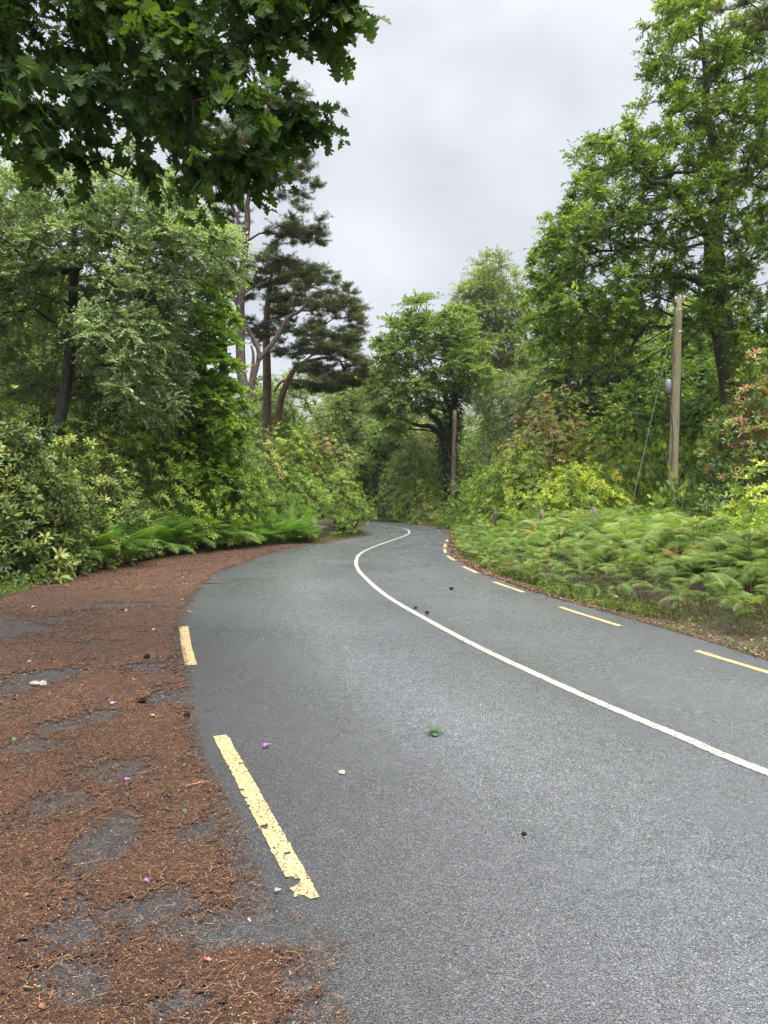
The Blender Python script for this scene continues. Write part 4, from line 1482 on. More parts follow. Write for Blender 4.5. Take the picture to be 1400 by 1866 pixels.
pine('scots_pine', 'twin-stemmed pine with a pale flaking trunk, nearest of the pines', 30.0,
     [(446, 975), (448, 816), (450, 732), (442, 694), (438, 620), (440, 523), (451, 411), (451, 363), (466, 337), (479, 314), (490, 250)], [0.42, 0.33, 0.31, 0.27, 0.25, 0.22, 0.17, 0.13, 0.10, 0.08, 0.04],
     [(505, 268, 60, 13), (548, 290, 32, 12), (470, 290, 40, 12), (530, 338, 42, 11), (440, 250, 50, 20), (500, 200, 40, 22), (538, 165, 14, 16, 0, 1), (520, 230, 38, 14), (555, 418, 36, 15), (515, 430, 40, 10), (570, 432, 18, 10, 0, 1),
      (510, 478, 48, 12), (548, 500, 28, 12), (480, 505, 40, 12), (420, 330, 30, 10), (566, 330, 12, 8, 0, 1), (400, 500, 25, 30)],
     150, 21, 'bark_pine_grey',
     [([(455, 735), (460, 700), (472, 646), (459, 613), (440, 572), (421, 533), (408, 504)], 0.17, 0.05), ([(472, 655), (501, 620), (524, 581), (549, 565), (572, 536), (600, 528)], 0.16, 0.05),
      ([(451, 720), (458, 690), (462, 650), (458, 630)], 0.14, 0.05), ([(448, 420), (434, 401), (424, 375), (414, 356)], 0.11, 0.05), ([(535, 572), (533, 550), (537, 520)], 0.05, 0.02),
      ([(452, 733), (470, 722), (488, 712)], 0.035, 0.012), ([(441, 540), (470, 515), (505, 500)], 0.07, 0.03), ([(440, 560), (425, 500), (422, 460)], 0.07, 0.03)])
pine('scots_pine', 'pine with the straight brown trunk, just right of the twin-stemmed one', 36.0,
     [(487, 958), (487, 790), (487, 700), (486, 590), (492, 520), (505, 460)], [0.36, 0.30, 0.28, 0.22, 0.15, 0.06],
     [(585, 515, 42, 13), (625, 540, 24, 11), (550, 545, 48, 12), (600, 568, 48, 12), (560, 600, 45, 12), (640, 590, 18, 11), (645, 560, 14, 9), (520, 500, 36, 15), (510, 560, 30, 25), (540, 640, 40, 14)], 90, 22, tint=(0.55, 0.2), tuft=0.19, rc=0.7)
pine('scots_pine', 'leaning pine whose curved trunk spreads flat branches to the right', 34.0,
     [(500, 961), (504, 800), (512, 730), (528, 688), (545, 665), (575, 655), (606, 650)], [0.26, 0.22, 0.20, 0.18, 0.14, 0.11, 0.06],
     [(600, 612, 52, 10), (635, 622, 22, 9), (610, 642, 52, 9), (648, 655, 22, 9), (590, 675, 50, 9), (632, 690, 34, 11), (580, 705, 50, 10), (655, 675, 14, 8)], 80, 23, tint=(0.45, 0.2),
     extra=[([(500, 715), (512, 697), (535, 692), (575, 700), (610, 705)], 0.10, 0.03), ([(548, 663), (580, 640), (600, 628)], 0.08, 0.03)], tuft=0.18)
pine('scots_pine', 'dark pine with its reddish trunk showing above the willow', 33.0,
     [(420, 963), (410, 700), (395, 420), (385, 360), (380, 300)], [0.34, 0.26, 0.22, 0.20, 0.08],
     [(415, 395, 35, 14), (360, 330, 45, 16), (420, 300, 40, 15), (390, 250, 50, 25), (405, 430, 30, 14), (460, 600, 45, 20), (430, 520, 40, 20)], 80, 24, tint=(0.35, 0.18))

# --- trees in the middle
D3 = 40.0
it = TP(D3, [(822, 952), (819, 890), (815, 819), (826, 772), (831, 696), (845, 640), (850, 590)])
il = LB(D3, [(712, 640, 28, 24), (735, 600, 30, 25), (762, 575, 25, 30), (700, 690, 34, 24), (745, 660, 38, 32), (790, 610, 38, 35), (825, 600, 26, 35), (760, 720, 48, 26), (815, 680, 45, 45), (850, 640, 30, 40), (700, 730, 28, 24), (720, 770, 25, 18), (860, 700, 30, 35)], 3.5)
r = tree('ivy_clad_tree', 'spreading green tree with an ivy-covered trunk beside the far pole', 'tree', (it[0][0], D3, 0), it, [0.36, 0.30, 0.27, 0.24, 0.18, 0.11, 0.05], il, 260, 14, M['leaf_mid'], M['bark_dark'],
         twigs=13, leaves=15, rc=0.85, lsize=0.17, tmpl=T_DIA, flat=0.65, droop=0.12, first=0.32, tip=0.018, rise=0.5, wig=0.14, shell=0.25, tint=(0.55, 0.2), twigr=0.010,
         extra=[(spline(TP(D3, q), 6), np.linspace(a, b, 6 * (len(q) - 1) + 1)) for q, a, b in (([(815, 825), (804, 795), (785, 778), (765, 776), (745, 768), (725, 745)], 0.22, 0.03), ([(818, 800), (795, 765), (782, 751), (774, 710), (744, 688), (722, 663)], 0.2, 0.03), ([(828, 760), (800, 700), (785, 660), (760, 620)], 0.16, 0.03))])


def ivy(parent, line, rad, n, seed):
    rng = np.random.default_rng(seed)
    ln = spline(line, 10)
    k = rng.integers(0, len(ln), n)
    a = rng.uniform(0, 6.28, n)
    rr_ = rad * rng.uniform(0.8, 1.5, n)
    o = np.column_stack([np.cos(a), np.sin(a), np.zeros(n)])
    P = ln[k] + o * rr_[:, None] + rng.normal(size=(n, 3)) * 0.1
    scatter_leaves('ivy', T_BROAD, P, nrm(rng.normal(size=(n, 3)) + [0, 0, -0.6]), nrm(o + rng.normal(size=(n, 3)) * 0.4), 0.14 * rng.uniform(0.7, 1.2, n), rng.uniform(0.1, 0.9, n), M['ivy'], parent)


ivy(r, TP(D3, [(822, 950), (819, 890), (815, 819), (826, 772), (831, 696)]), 0.38, 4500, 5)

D4 = 46.0
bt = TP(D4, [(925, 945), (922, 800), (918, 690), (908, 600), (900, 540), (897, 490)])
bl = LB(D4, [(890, 500, 26, 22), (915, 535, 32, 25), (865, 545, 34, 28), (890, 580, 45, 30), (935, 590, 32, 35), (850, 600, 35, 32), (905, 640, 50, 30), (860, 655, 40, 28), (945, 660, 35, 30), (915, 700, 40, 22)], 3.0)
tree('birch_tree', 'tall pale birch with fine airy foliage against the sky', 'tree', (bt[0][0], D4, 0), bt, [0.3, 0.25, 0.2, 0.14, 0.09, 0.03], bl, 340, 15, M['leaf_birch'], M['bark_birch'],
     twigs=14, leaves=15, rc=1.05, lsize=0.14, tmpl=T_DIA, flat=1.0, droop=0.35, upb=0.45, first=0.35, tip=0.018, rise=0.7, wig=0.12, shell=0.2, tint=(0.5, 0.2), twigr=0.008)
D5 = 39.0
bt = TP(D5, [(938, 953), (935, 850), (928, 770), (925, 720), (930, 690)])
tree('birch_tree', 'lower birch with a forked pale stem in front of the tall one', 'tree', (bt[0][0], D5, 0), bt, [0.22, 0.18, 0.13, 0.09, 0.04],
     LB(D5, [(925, 705, 45, 22), (890, 735, 34, 24), (955, 730, 40, 26), (920, 765, 40, 18), (985, 750, 30, 24)], 2.5), 90, 16, M['leaf_grey'], M['bark_birch'],
     twigs=12, leaves=12, rc=0.85, lsize=0.12, tmpl=T_DIA, flat=0.9, droop=0.3, first=0.4, tip=0.016, tint=(0.55, 0.2), twigr=0.008)
# spreading tree behind the pole
D6 = 33.0
gt = TP(D6, [(1120, 963), (1112, 850), (1100, 760), (1075, 715), (1040, 705)])
gl = LB(D6, [(1000, 640, 40, 30), (985, 700, 40, 24), (1050, 660, 60, 28), (1120, 660, 60, 40), (1180, 680, 50, 60), (1060, 735, 60, 22), (1140, 740, 60, 30), (1030, 600, 40, 30), (1230, 640, 60, 60), (1100, 610, 60, 30)], 3)
tree('spreading_tree', 'lichen-grey spreading tree with low level limbs between the birches and the near pole', 'tree', (gt[0][0], D6, 0), gt, [0.32, 0.28, 0.24, 0.16, 0.08], gl, 260, 17, M['leaf_mid'], M['bark_oak'],
     twigs=10, leaves=11, rc=0.8, lsize=0.17, tmpl=T_DIA, flat=0.5, droop=0.15, first=0.35, tip=0.020, wig=0.2, tint=(0.42, 0.2), twigr=0.009,
     extra=[(spline(TP(D6, [(1100, 760), (1075, 720), (1040, 708), (1005, 693), (975, 700)]), 6), np.linspace(0.18, 0.05, 25))])
# mid-left willow and dark trees behind the bend
D7 = 50.0
for k, (lab, d, tk, lb, lf, n, tn, sd) in enumerate([
    ('soft grey-green tree seen past the end of the left hedge', 50.0, [(650, 941), (645, 850), (640, 760), (645, 700)],
     [(640, 740, 34, 32), (605, 770, 30, 30), (675, 770, 34, 34), (655, 705, 30, 24), (625, 810, 32, 32), (685, 830, 30, 34), (655, 850, 36, 30)], 'leaf_grey', 190, 0.5, 31),
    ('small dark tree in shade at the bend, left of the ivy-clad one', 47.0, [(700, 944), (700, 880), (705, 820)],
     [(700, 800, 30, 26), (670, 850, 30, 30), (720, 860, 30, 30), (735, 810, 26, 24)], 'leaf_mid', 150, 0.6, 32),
    ('light green tree behind the pine branches', 56.0, [(575, 937), (580, 850), (590, 760)],
     [(535, 705, 36, 26), (500, 730, 30, 30), (590, 740, 36, 30), (560, 790, 36, 36), (620, 720, 28, 22), (540, 740, 34, 34), (600, 800, 34, 34), (520, 790, 40, 40)], 'leaf_mid', 150, 0.6, 33),
    ('bright tree catching the light at the foot of the sky gap', 64.0, [(665, 933), (665, 800), (668, 720)],
     [(668, 700, 26, 20), (640, 710, 26, 18), (690, 690, 20, 22), (660, 740, 30, 24)], 'leaf_mid', 90, 0.7, 34)]):
    t = TP(d, tk)
    tree('broadleaf_tree', lab, 'tree', (t[0][0], d, 0), t, np.linspace(0.28, 0.07, len(t)), LB(d, lb, 3), n, sd, M[lf], M['bark_dark'],
         twigs=10, leaves=11, rc=1.0, lsize=0.19, tmpl=T_DIA, flat=0.8, droop=0.2, first=0.3, tip=0.022, tint=(tn, 0.2), twigr=0.010)

# small-leaved tree in deep shade behind the left bushes, and one more by the right edge
t = TP(23.0, [(75, 992), (78, 850), (82, 700), (80, 620)])
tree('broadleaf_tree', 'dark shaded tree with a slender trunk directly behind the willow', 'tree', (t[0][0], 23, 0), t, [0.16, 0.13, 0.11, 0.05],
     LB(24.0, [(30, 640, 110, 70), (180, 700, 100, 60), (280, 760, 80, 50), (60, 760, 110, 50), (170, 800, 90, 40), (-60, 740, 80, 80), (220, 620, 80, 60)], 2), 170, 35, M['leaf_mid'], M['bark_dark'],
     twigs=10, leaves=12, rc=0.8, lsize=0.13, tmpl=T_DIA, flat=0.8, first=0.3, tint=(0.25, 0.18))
t = TP(27.0, [(1250, 977), (1240, 900), (1225, 800), (1215, 740)])
tree('broadleaf_tree', 'dense leafy tree filling the space under the oak on the right', 'tree', (t[0][0], 27, 0), t, [0.2, 0.16, 0.12, 0.05],
     LB(27.0, [(1180, 740, 60, 45), (1250, 700, 60, 60), (1330, 740, 70, 60), (1290, 800, 80, 50), (1200, 820, 70, 50), (1400, 760, 60, 80), (1120, 790, 50, 40)], 2), 170, 36, M['leaf_oak'], M['bark_dark'],
     twigs=10, leaves=12, rc=0.8, lsize=0.15, tmpl=T_DIA, flat=0.6, first=0.3, tint=(0.35, 0.2))

# pine whose branch tips hang in at the top right corner
pine('scots_pine', 'pine whose needle tips hang into the top right corner of the sky', 17.0,
     [(1620, 1022), (1600, 700), (1570, 300), (1540, 50), (1520, -200)], [0.3, 0.26, 0.2, 0.15, 0.05],
     [(1385, 12, 28, 13, 0, 0.8), (1350, -5, 22, 10, 0, 0.6), (1450, -30, 60, 20), (1500, 40, 60, 20), (1560, -80, 80, 25), (1405, 38, 12, 10, 0, 0.5), (1480, -120, 60, 20)], 60, 25, tint=(0.5, 0.2), twigs=9, tuft=0.10, rc=0.38)

# --- forest beyond: three kinds, copied
def proto(seed, h, kind, leaf, tint):
    rng = np.random.default_rng(seed)
    t = np.array([[0, 0, 0], [0.1, 0, h * 0.3], [-0.1, 0.1, h * 0.6], [0, 0, h * 0.85]])
    lobes = []
    for k in range(9):
        a = k * 2.4
        z = h * (0.25 + 0.62 * (k / 8))
        r0 = h * 0.24 * (1 - 0.6 * (k / 8) ** 2)
        lobes.append((math.cos(a) * r0 * 0.8, math.sin(a) * r0 * 0.8, z, r0 * 0.9, r0 * 0.9, h * 0.13))
    lobes.append((0, 0, h * 0.9, h * 0.12, h * 0.12, h * 0.1))
    lobes.append((0, 0, h * 0.2, h * 0.22, h * 0.22, h * 0.12))
    return tree('forest_tree', kind, 'tree', (0, 0, 0), t, [0.3, 0.26, 0.18, 0.06], lobes, 190, seed, M[leaf], M['bark_dark'], twigs=10, leaves=9, rc=1.1, lsize=0.27, tmpl=T_DIA, flat=0.75,
                first=0.15, tip=0.03, shell=0.4, tint=(tint, 0.2), twigr=0.012, group='forest trees behind the roadside trees')


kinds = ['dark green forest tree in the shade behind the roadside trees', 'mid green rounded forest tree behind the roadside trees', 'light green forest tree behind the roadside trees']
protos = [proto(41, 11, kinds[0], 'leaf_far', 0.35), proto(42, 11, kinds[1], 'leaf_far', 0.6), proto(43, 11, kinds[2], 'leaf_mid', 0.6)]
spots = []
R = random.Random(77)
for d, x0, x1, st_, h0, h1 in ((31, -34, -12.5, 3.6, 8, 11), (40, -38, -9, 4.0, 9, 13), (50, -44, -9, 4.5, 10, 14), (62, -56, -10, 5, 10, 13),
                               (30, 15, 34, 3.4, 9, 11.5), (38, 12, 42, 3.8, 10.5, 13), (50, 10, 50, 4.5, 11, 14), (58, -8, 14, 4.2, 6.5, 9), (68, -20, 60, 5.0, 8, 11), (82, -40, 60, 6, 9, 12.5)):
    x = x0
    while x < x1:
        q = (x + R.uniform(-1, 1), d + R.uniform(-2, 2), R.uniform(h0, h1))
        if dist_line(road_poly, np.array([q[0]]), np.array([q[1]]))[0] > 1.2 and not inside(road_poly, np.array([q[0]]), np.array([q[1]]))[0]:
            spots.append(q)
        x += st_
used = [False] * 3
for x, y, h in spots:
    k = R.choice([0, 1, 1, 2] if abs(x) < 14 else [0, 0, 1, 1, 2])
    z = float(gz(x, y)[0]) - 0.1
    s = h / 11.0
    if not used[k]:
        used[k] = True
        o = protos[k]
        o.location, o.rotation_euler, o.scale = (x, y, z), (0, 0, R.uniform(0, 6.28)), (s, s, s * R.uniform(0.9, 1.1))
    else:
        copy_tree(protos[k], (x, y, z), R.uniform(0, 6.28), (s, s, s * R.uniform(0.9, 1.1)))

# ------------------------------------------------------------------ shrubs
def SH(name, label, cat, px, top, d, wpx, seed, mat, n=420, size=0.15, tmpl=None, tint=(0.5, 0.18), topc=0.0, ry=None, group=None, lump=0.16, lift=0.0):
    x = (px - 700) / F * d
    rx = wpx / 2 / F * d
    z0 = max(0.0, float(gz(x, d)[0])) + lift
    h = EYE - (top - HZ) / F * d - z0
    return shrub(name, label, cat, (x, d), rx, ry or max(rx, 0.9), h, seed, M[mat], int(n), size, tmpl, tint, topc, group, z0, lump)


LH = 'bushes along the left bank'
SH('rhododendron_bush', 'rhododendron with pale upturned leaves at the left edge of the picture', 'shrub', 15, 770, 13.4, 210, 201, 'rh_pale', 1150, 0.165, T_ROSW, (0.48, 0.24), 0.1, group=LH)
SH('rhododendron_bush', 'low rhododendron with pale leaves hanging over the small ferns', 'shrub', 95, 865, 15.0, 190, 202, 'rh_pale', 850, 0.16, T_ROSW, (0.47, 0.24), 0.0, group=LH)
SH('rhododendron_bush', 'dark leggy rhododendron second from the left', 'shrub', 150, 800, 16.9, 200, 203, 'rh_dark', 1000, 0.17, None, (0.8, 0.2), 0.1, group=LH)
SH('rhododendron_bush', 'yellowish-green rhododendron above the first big ferns', 'shrub', 215, 810, 18.6, 180, 204, 'rh_pale', 800, 0.16, None, (0.55, 0.2), 0.1, group=LH)
SH('rhododendron_bush', 'tall rhododendron in front of the willow trunk, middle of the left bank', 'shrub', 275, 745, 20.0, 190, 205, 'rh_bright', 1200, 0.15, None, (0.62, 0.2), 0.12, group=LH)
SH('laurel_bush', 'glossy fresh green laurel at the right end of the big ferns', 'shrub', 365, 740, 21.8, 190, 206, 'rh_bright', 1400, 0.14, None, (0.7, 0.2), 0.12, group=LH)
SH('laurel_bush', 'low bright laurel hugging the turn of the left bank', 'shrub', 420, 830, 22.8, 130, 207, 'rh_bright', 1000, 0.13, None, (0.62, 0.2), 0.1, group=LH)
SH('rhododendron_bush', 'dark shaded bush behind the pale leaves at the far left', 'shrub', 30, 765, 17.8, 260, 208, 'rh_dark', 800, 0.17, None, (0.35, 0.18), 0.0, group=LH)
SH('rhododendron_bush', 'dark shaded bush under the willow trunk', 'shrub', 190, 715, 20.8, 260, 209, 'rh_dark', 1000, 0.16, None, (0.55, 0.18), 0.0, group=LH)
SH('rhododendron_bush', 'olive rhododendron right under the twin-stemmed pine', 'shrub', 480, 800, 27.5, 130, 211, 'rh_red', 1300, 0.15, None, (0.32, 0.14), 0.1, lump=0.2, group=LH)
SH('rhododendron_bush', 'tall yellowish rhododendron under the straight pine trunk', 'shrub', 535, 785, 28.6, 120, 212, 'rh_yellow', 1300, 0.14, None, (0.30, 0.16), 0.1, lump=0.2, group=LH)
SH('rhododendron_bush', 'rhododendron with pinkish brown shoots near the end of the left hedge', 'shrub', 590, 798, 29.3, 110, 213, 'rh_red', 1400, 0.14, None, (0.40, 0.18), 0.18, lump=0.2, group=LH)
SH('broadleaf_bush', 'dark narrow-leaved bush below the pale pine trunk', 'shrub', 455, 835, 25.2, 100, 214, 'fern_dark', 700, 0.15, T_ROS, (0.3, 0.15), 0.1, group=LH)
SH('broadleaf_bush', 'bright yellow-green bush in the middle of the left hedge', 'shrub', 545, 862, 27.0, 120, 215, 'rh_bright', 1400, 0.12, None, (0.55, 0.2), 0.1, lump=0.22, group=LH)
SH('broadleaf_bush', 'fresh green bush that ends the left hedge above the earth bank', 'shrub', 615, 862, 28.2, 100, 216, 'rh_bright', 1500, 0.11, None, (0.52, 0.2), 0.1, ry=1.5, lump=0.2, lift=0.55, group=LH)
SH('broadleaf_bush', 'low sprawling green bush behind the smaller ferns', 'shrub', 490, 895, 24.6, 130, 217, 'leaf_ash', 900, 0.11, None, (0.35, 0.2), 0.1, lump=0.22, group=LH)
SH('broadleaf_bush', 'low pale green bush leaning to the road before the bend', 'shrub', 570, 905, 26.8, 120, 218, 'leaf_ash', 900, 0.10, None, (0.5, 0.2), 0.1, lump=0.2, group=LH)

RH = 'bushes behind the bracken'
SH('ash_sapling', 'feathery light green ash sapling right of the far pole', 'shrub', 868, 742, 33.0, 70, 221, 'leaf_ash', 700, 0.19, T_FROND[:1], (0.45, 0.18), 0.15, lump=0.3, group=RH)
SH('ash_sapling', 'second feathery ash sapling, lower and next to the red-tipped bush', 'shrub', 905, 785, 31.5, 80, 222, 'leaf_ash', 700, 0.19, T_FROND[:1], (0.4, 0.18), 0.1, lump=0.3, group=RH)
SH('broadleaf_bush', 'pale green bush at the inside of the bend under the far pole', 'shrub', 872, 872, 31.5, 90, 223, 'leaf_ash', 1300, 0.13, None, (0.62, 0.2), 0.1, lump=0.22, group=RH)
SH('broadleaf_bush', 'light green bush in front of the ash saplings', 'shrub', 905, 865, 28.0, 110, 224, 'leaf_ash', 1300, 0.13, None, (0.5, 0.2), 0.1, lump=0.22, group=RH)
SH('rhododendron_bush', 'big domed rhododendron covered in reddish brown shoots', 'shrub', 1008, 738, 28.0, 200, 225, 'rh_red', 3800, 0.13, None, (0.44, 0.17), 0.18, lump=0.12, group=RH)
SH('rhododendron_bush', 'yellow-green rhododendron with orange tips right of the red one', 'shrub', 1105, 778, 26.2, 160, 226, 'rh_orange', 2800, 0.13, None, (0.36, 0.18), 0.15, lump=0.18, group=RH)
SH('rhododendron_bush', 'green rhododendron with dark hollows below the red-tipped dome', 'shrub', 950, 828, 25.0, 140, 227, 'rh_yellow', 2100, 0.14, None, (0.36, 0.18), 0.15, lump=0.22, group=RH)
SH('rhododendron_bush', 'brilliant yellow-green low rhododendron just above the bracken', 'shrub', 1045, 862, 21.0, 170, 228, 'rh_yellow', 2000, 0.13, None, (0.44, 0.18), 0.15, lump=0.2, group=RH)
SH('rhododendron_bush', 'low rhododendron with dusky shoots left of the guy wire', 'shrub', 1130, 835, 22.5, 110, 229, 'rh_orange', 1300, 0.13, None, (0.36, 0.2), 0.1, lump=0.2, group=RH)
SH('maple_bush', 'dark green lobed-leaf bush behind and left of the near pole', 'shrub', 1180, 790, 21.9, 190, 230, 'leaf_oak', 1000, 0.19, [T_LOBE], (0.52, 0.18), 0.1, lump=0.2, group=RH)
SH('maple_bush', 'green lobed-leaf bush right of the near pole', 'shrub', 1285, 800, 21.7, 160, 231, 'leaf_oak', 800, 0.19, [T_LOBE], (0.5, 0.18), 0.1, lump=0.2, group=RH)
SH('maple_bush', 'low lobed-leaf bush wrapped round the foot of the near pole', 'shrub', 1235, 892, 18.3, 110, 236, 'leaf_oak', 500, 0.17, [T_LOBE], (0.55, 0.18), 0.1, lump=0.25, group=RH)
SH('rhododendron_bush', 'large dusky rhododendron with brownish shoots at the right edge', 'shrub', 1390, 665, 15.8, 200, 232, 'rh_red', 1300, 0.16, None, (0.30, 0.24), 0.25, lump=0.15, group=RH)
SH('rhododendron_bush', 'young rhododendron with bright shoots at the right edge above the bracken', 'shrub', 1385, 885, 11.6, 110, 233, 'rh_yellow', 300, 0.15, T_ROSW, (0.42, 0.2), 0.2, lump=0.25, group=RH)
SH('rhododendron_bush', 'small dark rhododendron in the hollow left of the bright young one', 'shrub', 1310, 905, 13.0, 90, 234, 'rh_dark', 260, 0.16, T_ROSW, (0.6, 0.2), 0.1, lump=0.25, group=RH)
SH('rhododendron_bush', 'dark bush behind the bracken between the pole and the right edge', 'shrub', 1300, 860, 17.0, 140, 235, 'rh_dark', 500, 0.15, None, (0.4, 0.2), 0.1, lump=0.25, group=RH)

CH = 'bushes beyond the bend'
SH('rhododendron_bush', 'round green bush with brown shoots on top, beneath the arched limb', 'shrub', 775, 785, 44.0, 120, 241, 'rh_red', 1300, 0.19, None, (0.5, 0.15), 0.12, lump=0.15, group=CH)
SH('broadleaf_bush', 'rounded grey-green bush left of the ivy-covered trunk', 'shrub', 748, 815, 42.5, 110, 242, 'leaf_mid', 1700, 0.18, None, (0.7, 0.2), 0.1, lump=0.15, group=CH)
SH('broadleaf_bush', 'yellow-green bush at the foot of the ivy-covered trunk', 'shrub', 775, 872, 40.5, 90, 243, 'rh_bright', 1300, 0.17, None, (0.65, 0.2), 0.1, lump=0.25, group=CH)
SH('broadleaf_bush', 'dark bush at the outside of the bend', 'shrub', 700, 860, 46.0, 100, 244, 'leaf_mid', 900, 0.18, None, (0.6, 0.2), 0.1, lump=0.2, group=CH)
SH('broadleaf_bush', 'shaded bush just past the end of the left hedge', 'shrub', 655, 870, 47.0, 90, 245, 'leaf_mid', 800, 0.18, None, (0.4, 0.2), 0.1, lump=0.2, group=CH)
SH('broadleaf_bush', 'low brownish bush hanging over the far edge of the road', 'shrub', 790, 912, 37.5, 80, 246, 'rh_red', 600, 0.14, None, (0.3, 0.15), 0.0, lump=0.2, group=CH)
SH('broadleaf_bush', 'low dull green bush on the verge at the top of the visible road', 'shrub', 720, 918, 45.0, 110, 247, 'leaf_mid', 700, 0.15, None, (0.3, 0.2), 0.0, lump=0.2, group=CH)
SH('broadleaf_bush', 'dull green bush under the far pole', 'shrub', 820, 900, 41.0, 70, 248, 'leaf_mid', 600, 0.15, None, (0.35, 0.2), 0.0, lump=0.2, group=CH)

# the cut earth bank at the end of the left hedge
def earth_bank():
    rng = np.random.default_rng(9)
    a = np.linspace(0, 1, 40)
    line = spline(gpts([(540, 990), (575, 986.5), (605, 981.5), (635, 977), (652, 974.5), (661, 973)]), 6)
    line = resample(line, 0.25)
    c = ground(572, 968)
    rows = []
    for k, (h, inn) in enumerate(((-0.05, 0.0), (0.2, 0.10), (0.45, 0.12), (0.6, 0.2), (0.66, 0.45), (0.6, 0.9))):
        dirn = nrm(c - line)
        p = line + dirn * (0.22 + inn) + (vnoise(line[:, 0] * 3 + k, line[:, 1] * 3, k) - 0.5)[:, None] * 0.2
        rows.append(np.column_stack([p, np.full(len(p), h) * (0.93 + 0.12 * vnoise(line[:, 0] * 2.5, line[:, 1] * 2.5, 3.0))]))
    V = np.concatenate(rows)
    m = len(line)
    i = np.arange(len(rows) - 1)[:, None] * m
    j = np.arange(m - 1)[None, :]
    f = np.stack([i + j, i + j + 1, i + m + j + 1, i + m + j], -1).reshape(-1, 4)
    o = mesh('earth_bank', V, [f], barkmat('earth', (0.008, 0.005, 0.003), (0.045, 0.027, 0.017), (0.10, 0.06, 0.035), 14, 0.25, 1.0), smooth=True)
    tag(o, 'bare brown earth bank under the end of the left hedge', kind='structure')


earth_bank()

# ------------------------------------------------------------------ the branch overhead (its trunk stands outside the picture, left)
def overhang():
    rng = np.random.default_rng(51)
    prof = np.array([(-120, 345), (0, 332), (60, 318), (120, 322), (200, 338), (280, 318), (330, 330), (380, 345), (425, 322), (470, 300), (505, 250), (535, 205), (552, 110), (600, 100), (622, 95), (640, 62), (655, 30), (670, 0)], float)
    pts = []
    tries = 0
    while len(pts) < 210 and tries < 40000:
        tries += 1
        px, py = rng.uniform(-160, 660), rng.uniform(-330, 330)
        lim = np.interp(px + 58, prof[:, 0], prof[:, 1]) - 98
        if py > lim or px > 600:
            continue
        d = rng.uniform(4.8, 7.8)
        if px > 400:
            d = rng.uniform(4.8, 6.6)
        p = at(px, py, d)
        if pts and np.min(np.linalg.norm(np.array(pts) - p, axis=1)) < 0.30:
            continue
        pts.append(p)
    for px, py, d in [(535, 195, 5.4), (525, 225, 5.4), (495, 200, 5.5), (470, 260, 5.3), (445, 285, 5.3), (400, 290, 5.2), (610, 0, 5.2), (600, 30, 5.2), (600, -30, 5.2), (560, 50, 5.3), (550, 65, 5.3),
                      (150, 285, 5.6), (250, 280, 5.8), (60, 285, 5.8), (340, 290, 5.3)]:
        pts.append(at(px, py, d))
    T = np.array(pts)
    trunk = np.array([[-7.6, 6.6, -0.1], [-7.5, 6.5, 2.0], [-7.2, 6.4, 4.0], [-6.4, 6.3, 5.2], [-5.0, 6.3, 5.7], [-3.6, 6.2, 5.9], [-2.2, 6.0, 5.9], [-1.2, 5.7, 5.75]])
    rad = np.array([0.42, 0.36, 0.28, 0.18, 0.12, 0.085, 0.055, 0.025])
    pr = spline(np.column_stack([trunk, rad]), 6)
    # the rest of the tree goes on up and to the left, out of the picture
    up_t = np.array([[-7.2, 6.4, 4.0], [-7.6, 6.6, 6.5], [-7.8, 6.9, 9.0], [-8.0, 7.0, 11.5]])
    upl = lobes_points(rng, [(-7.8, 6.5, 9.5, 3.6, 3.4, 2.6), (-5.5, 5.2, 8.0, 2.6, 2.6, 1.3), (-9.8, 6.5, 7.0, 2.2, 2.8, 2.4), (-7.5, 4.0, 7.5, 2.5, 1.6, 1.8)], 40, 0.4)
    ch, ends = grow(rng, pr[:, :3], pr[:, 3], T, 0.30, 0.007, 0.15, 0.12, follow=0.25)
    pu = spline(np.column_stack([up_t, [0.27, 0.2, 0.12, 0.04]]), 6)
    ch2, ends2 = grow(rng, pu[:, :3], pu[:, 3], upl, 0.1, 0.012, 0.4, 0.12)
    root = empty('overhanging_tree', (-7.6, 6.6, 0.0), 'large-leaved dark tree whose branch overhangs the top left of the picture', 'tree')
    v, f = tubes(ch + ch2, 6)
    ctr = np.array([-6.0, 6.3, 5.5])
    p, d, ta, tb, own = sprays(rng, T, ends, ctr, 10, 9, 0.36, 0.8, 0.35, 0.0, 0.5)
    p2, d2, ta2, tb2, own2 = sprays(rng, upl, ends2, np.array([-7.8, 6.6, 7]), 9, 8, 0.8, 0.8, 0.2)
    k = rng.random(len(p)) < 0.86
    p, d, own = p[k], d[k], own[k]
    sv, sf = sticks(np.concatenate([ta, ta2]), np.concatenate([tb, tb2]), 0.004, 0.002)
    mesh('trunk', np.concatenate([v, sv]), [np.concatenate([f, sf + len(v)])], M['bark_dark'], root, smooth=True)
    n = len(p)
    up = nrm(np.array([0, -0.15, 0.8]) + rng.normal(size=(n, 3)) * 0.5)
    d = nrm(d + np.array([0.15, 0, -0.35]))
    tn = np.clip(rng.normal(0.5, 0.22, n) + rng.normal(0, 0.12, len(T))[own], 0, 1)
    V1 = np.concatenate([p, p2])
    scatter_leaves('crown', T_LOBE, p, d, up, 0.115 * rng.uniform(0.5, 1.25, n), tn, M['leaf_overhang'], root)
    n2 = len(p2)
    scatter_leaves('crown', T_BROAD, p2, d2, nrm(np.array([0, 0, 0.9]) + rng.normal(size=(n2, 3)) * 0.4), 0.2 * rng.uniform(0.7, 1.2, n2), np.clip(rng.normal(0.5, 0.2, n2), 0, 1), M['leaf_overhang'], root)


overhang()

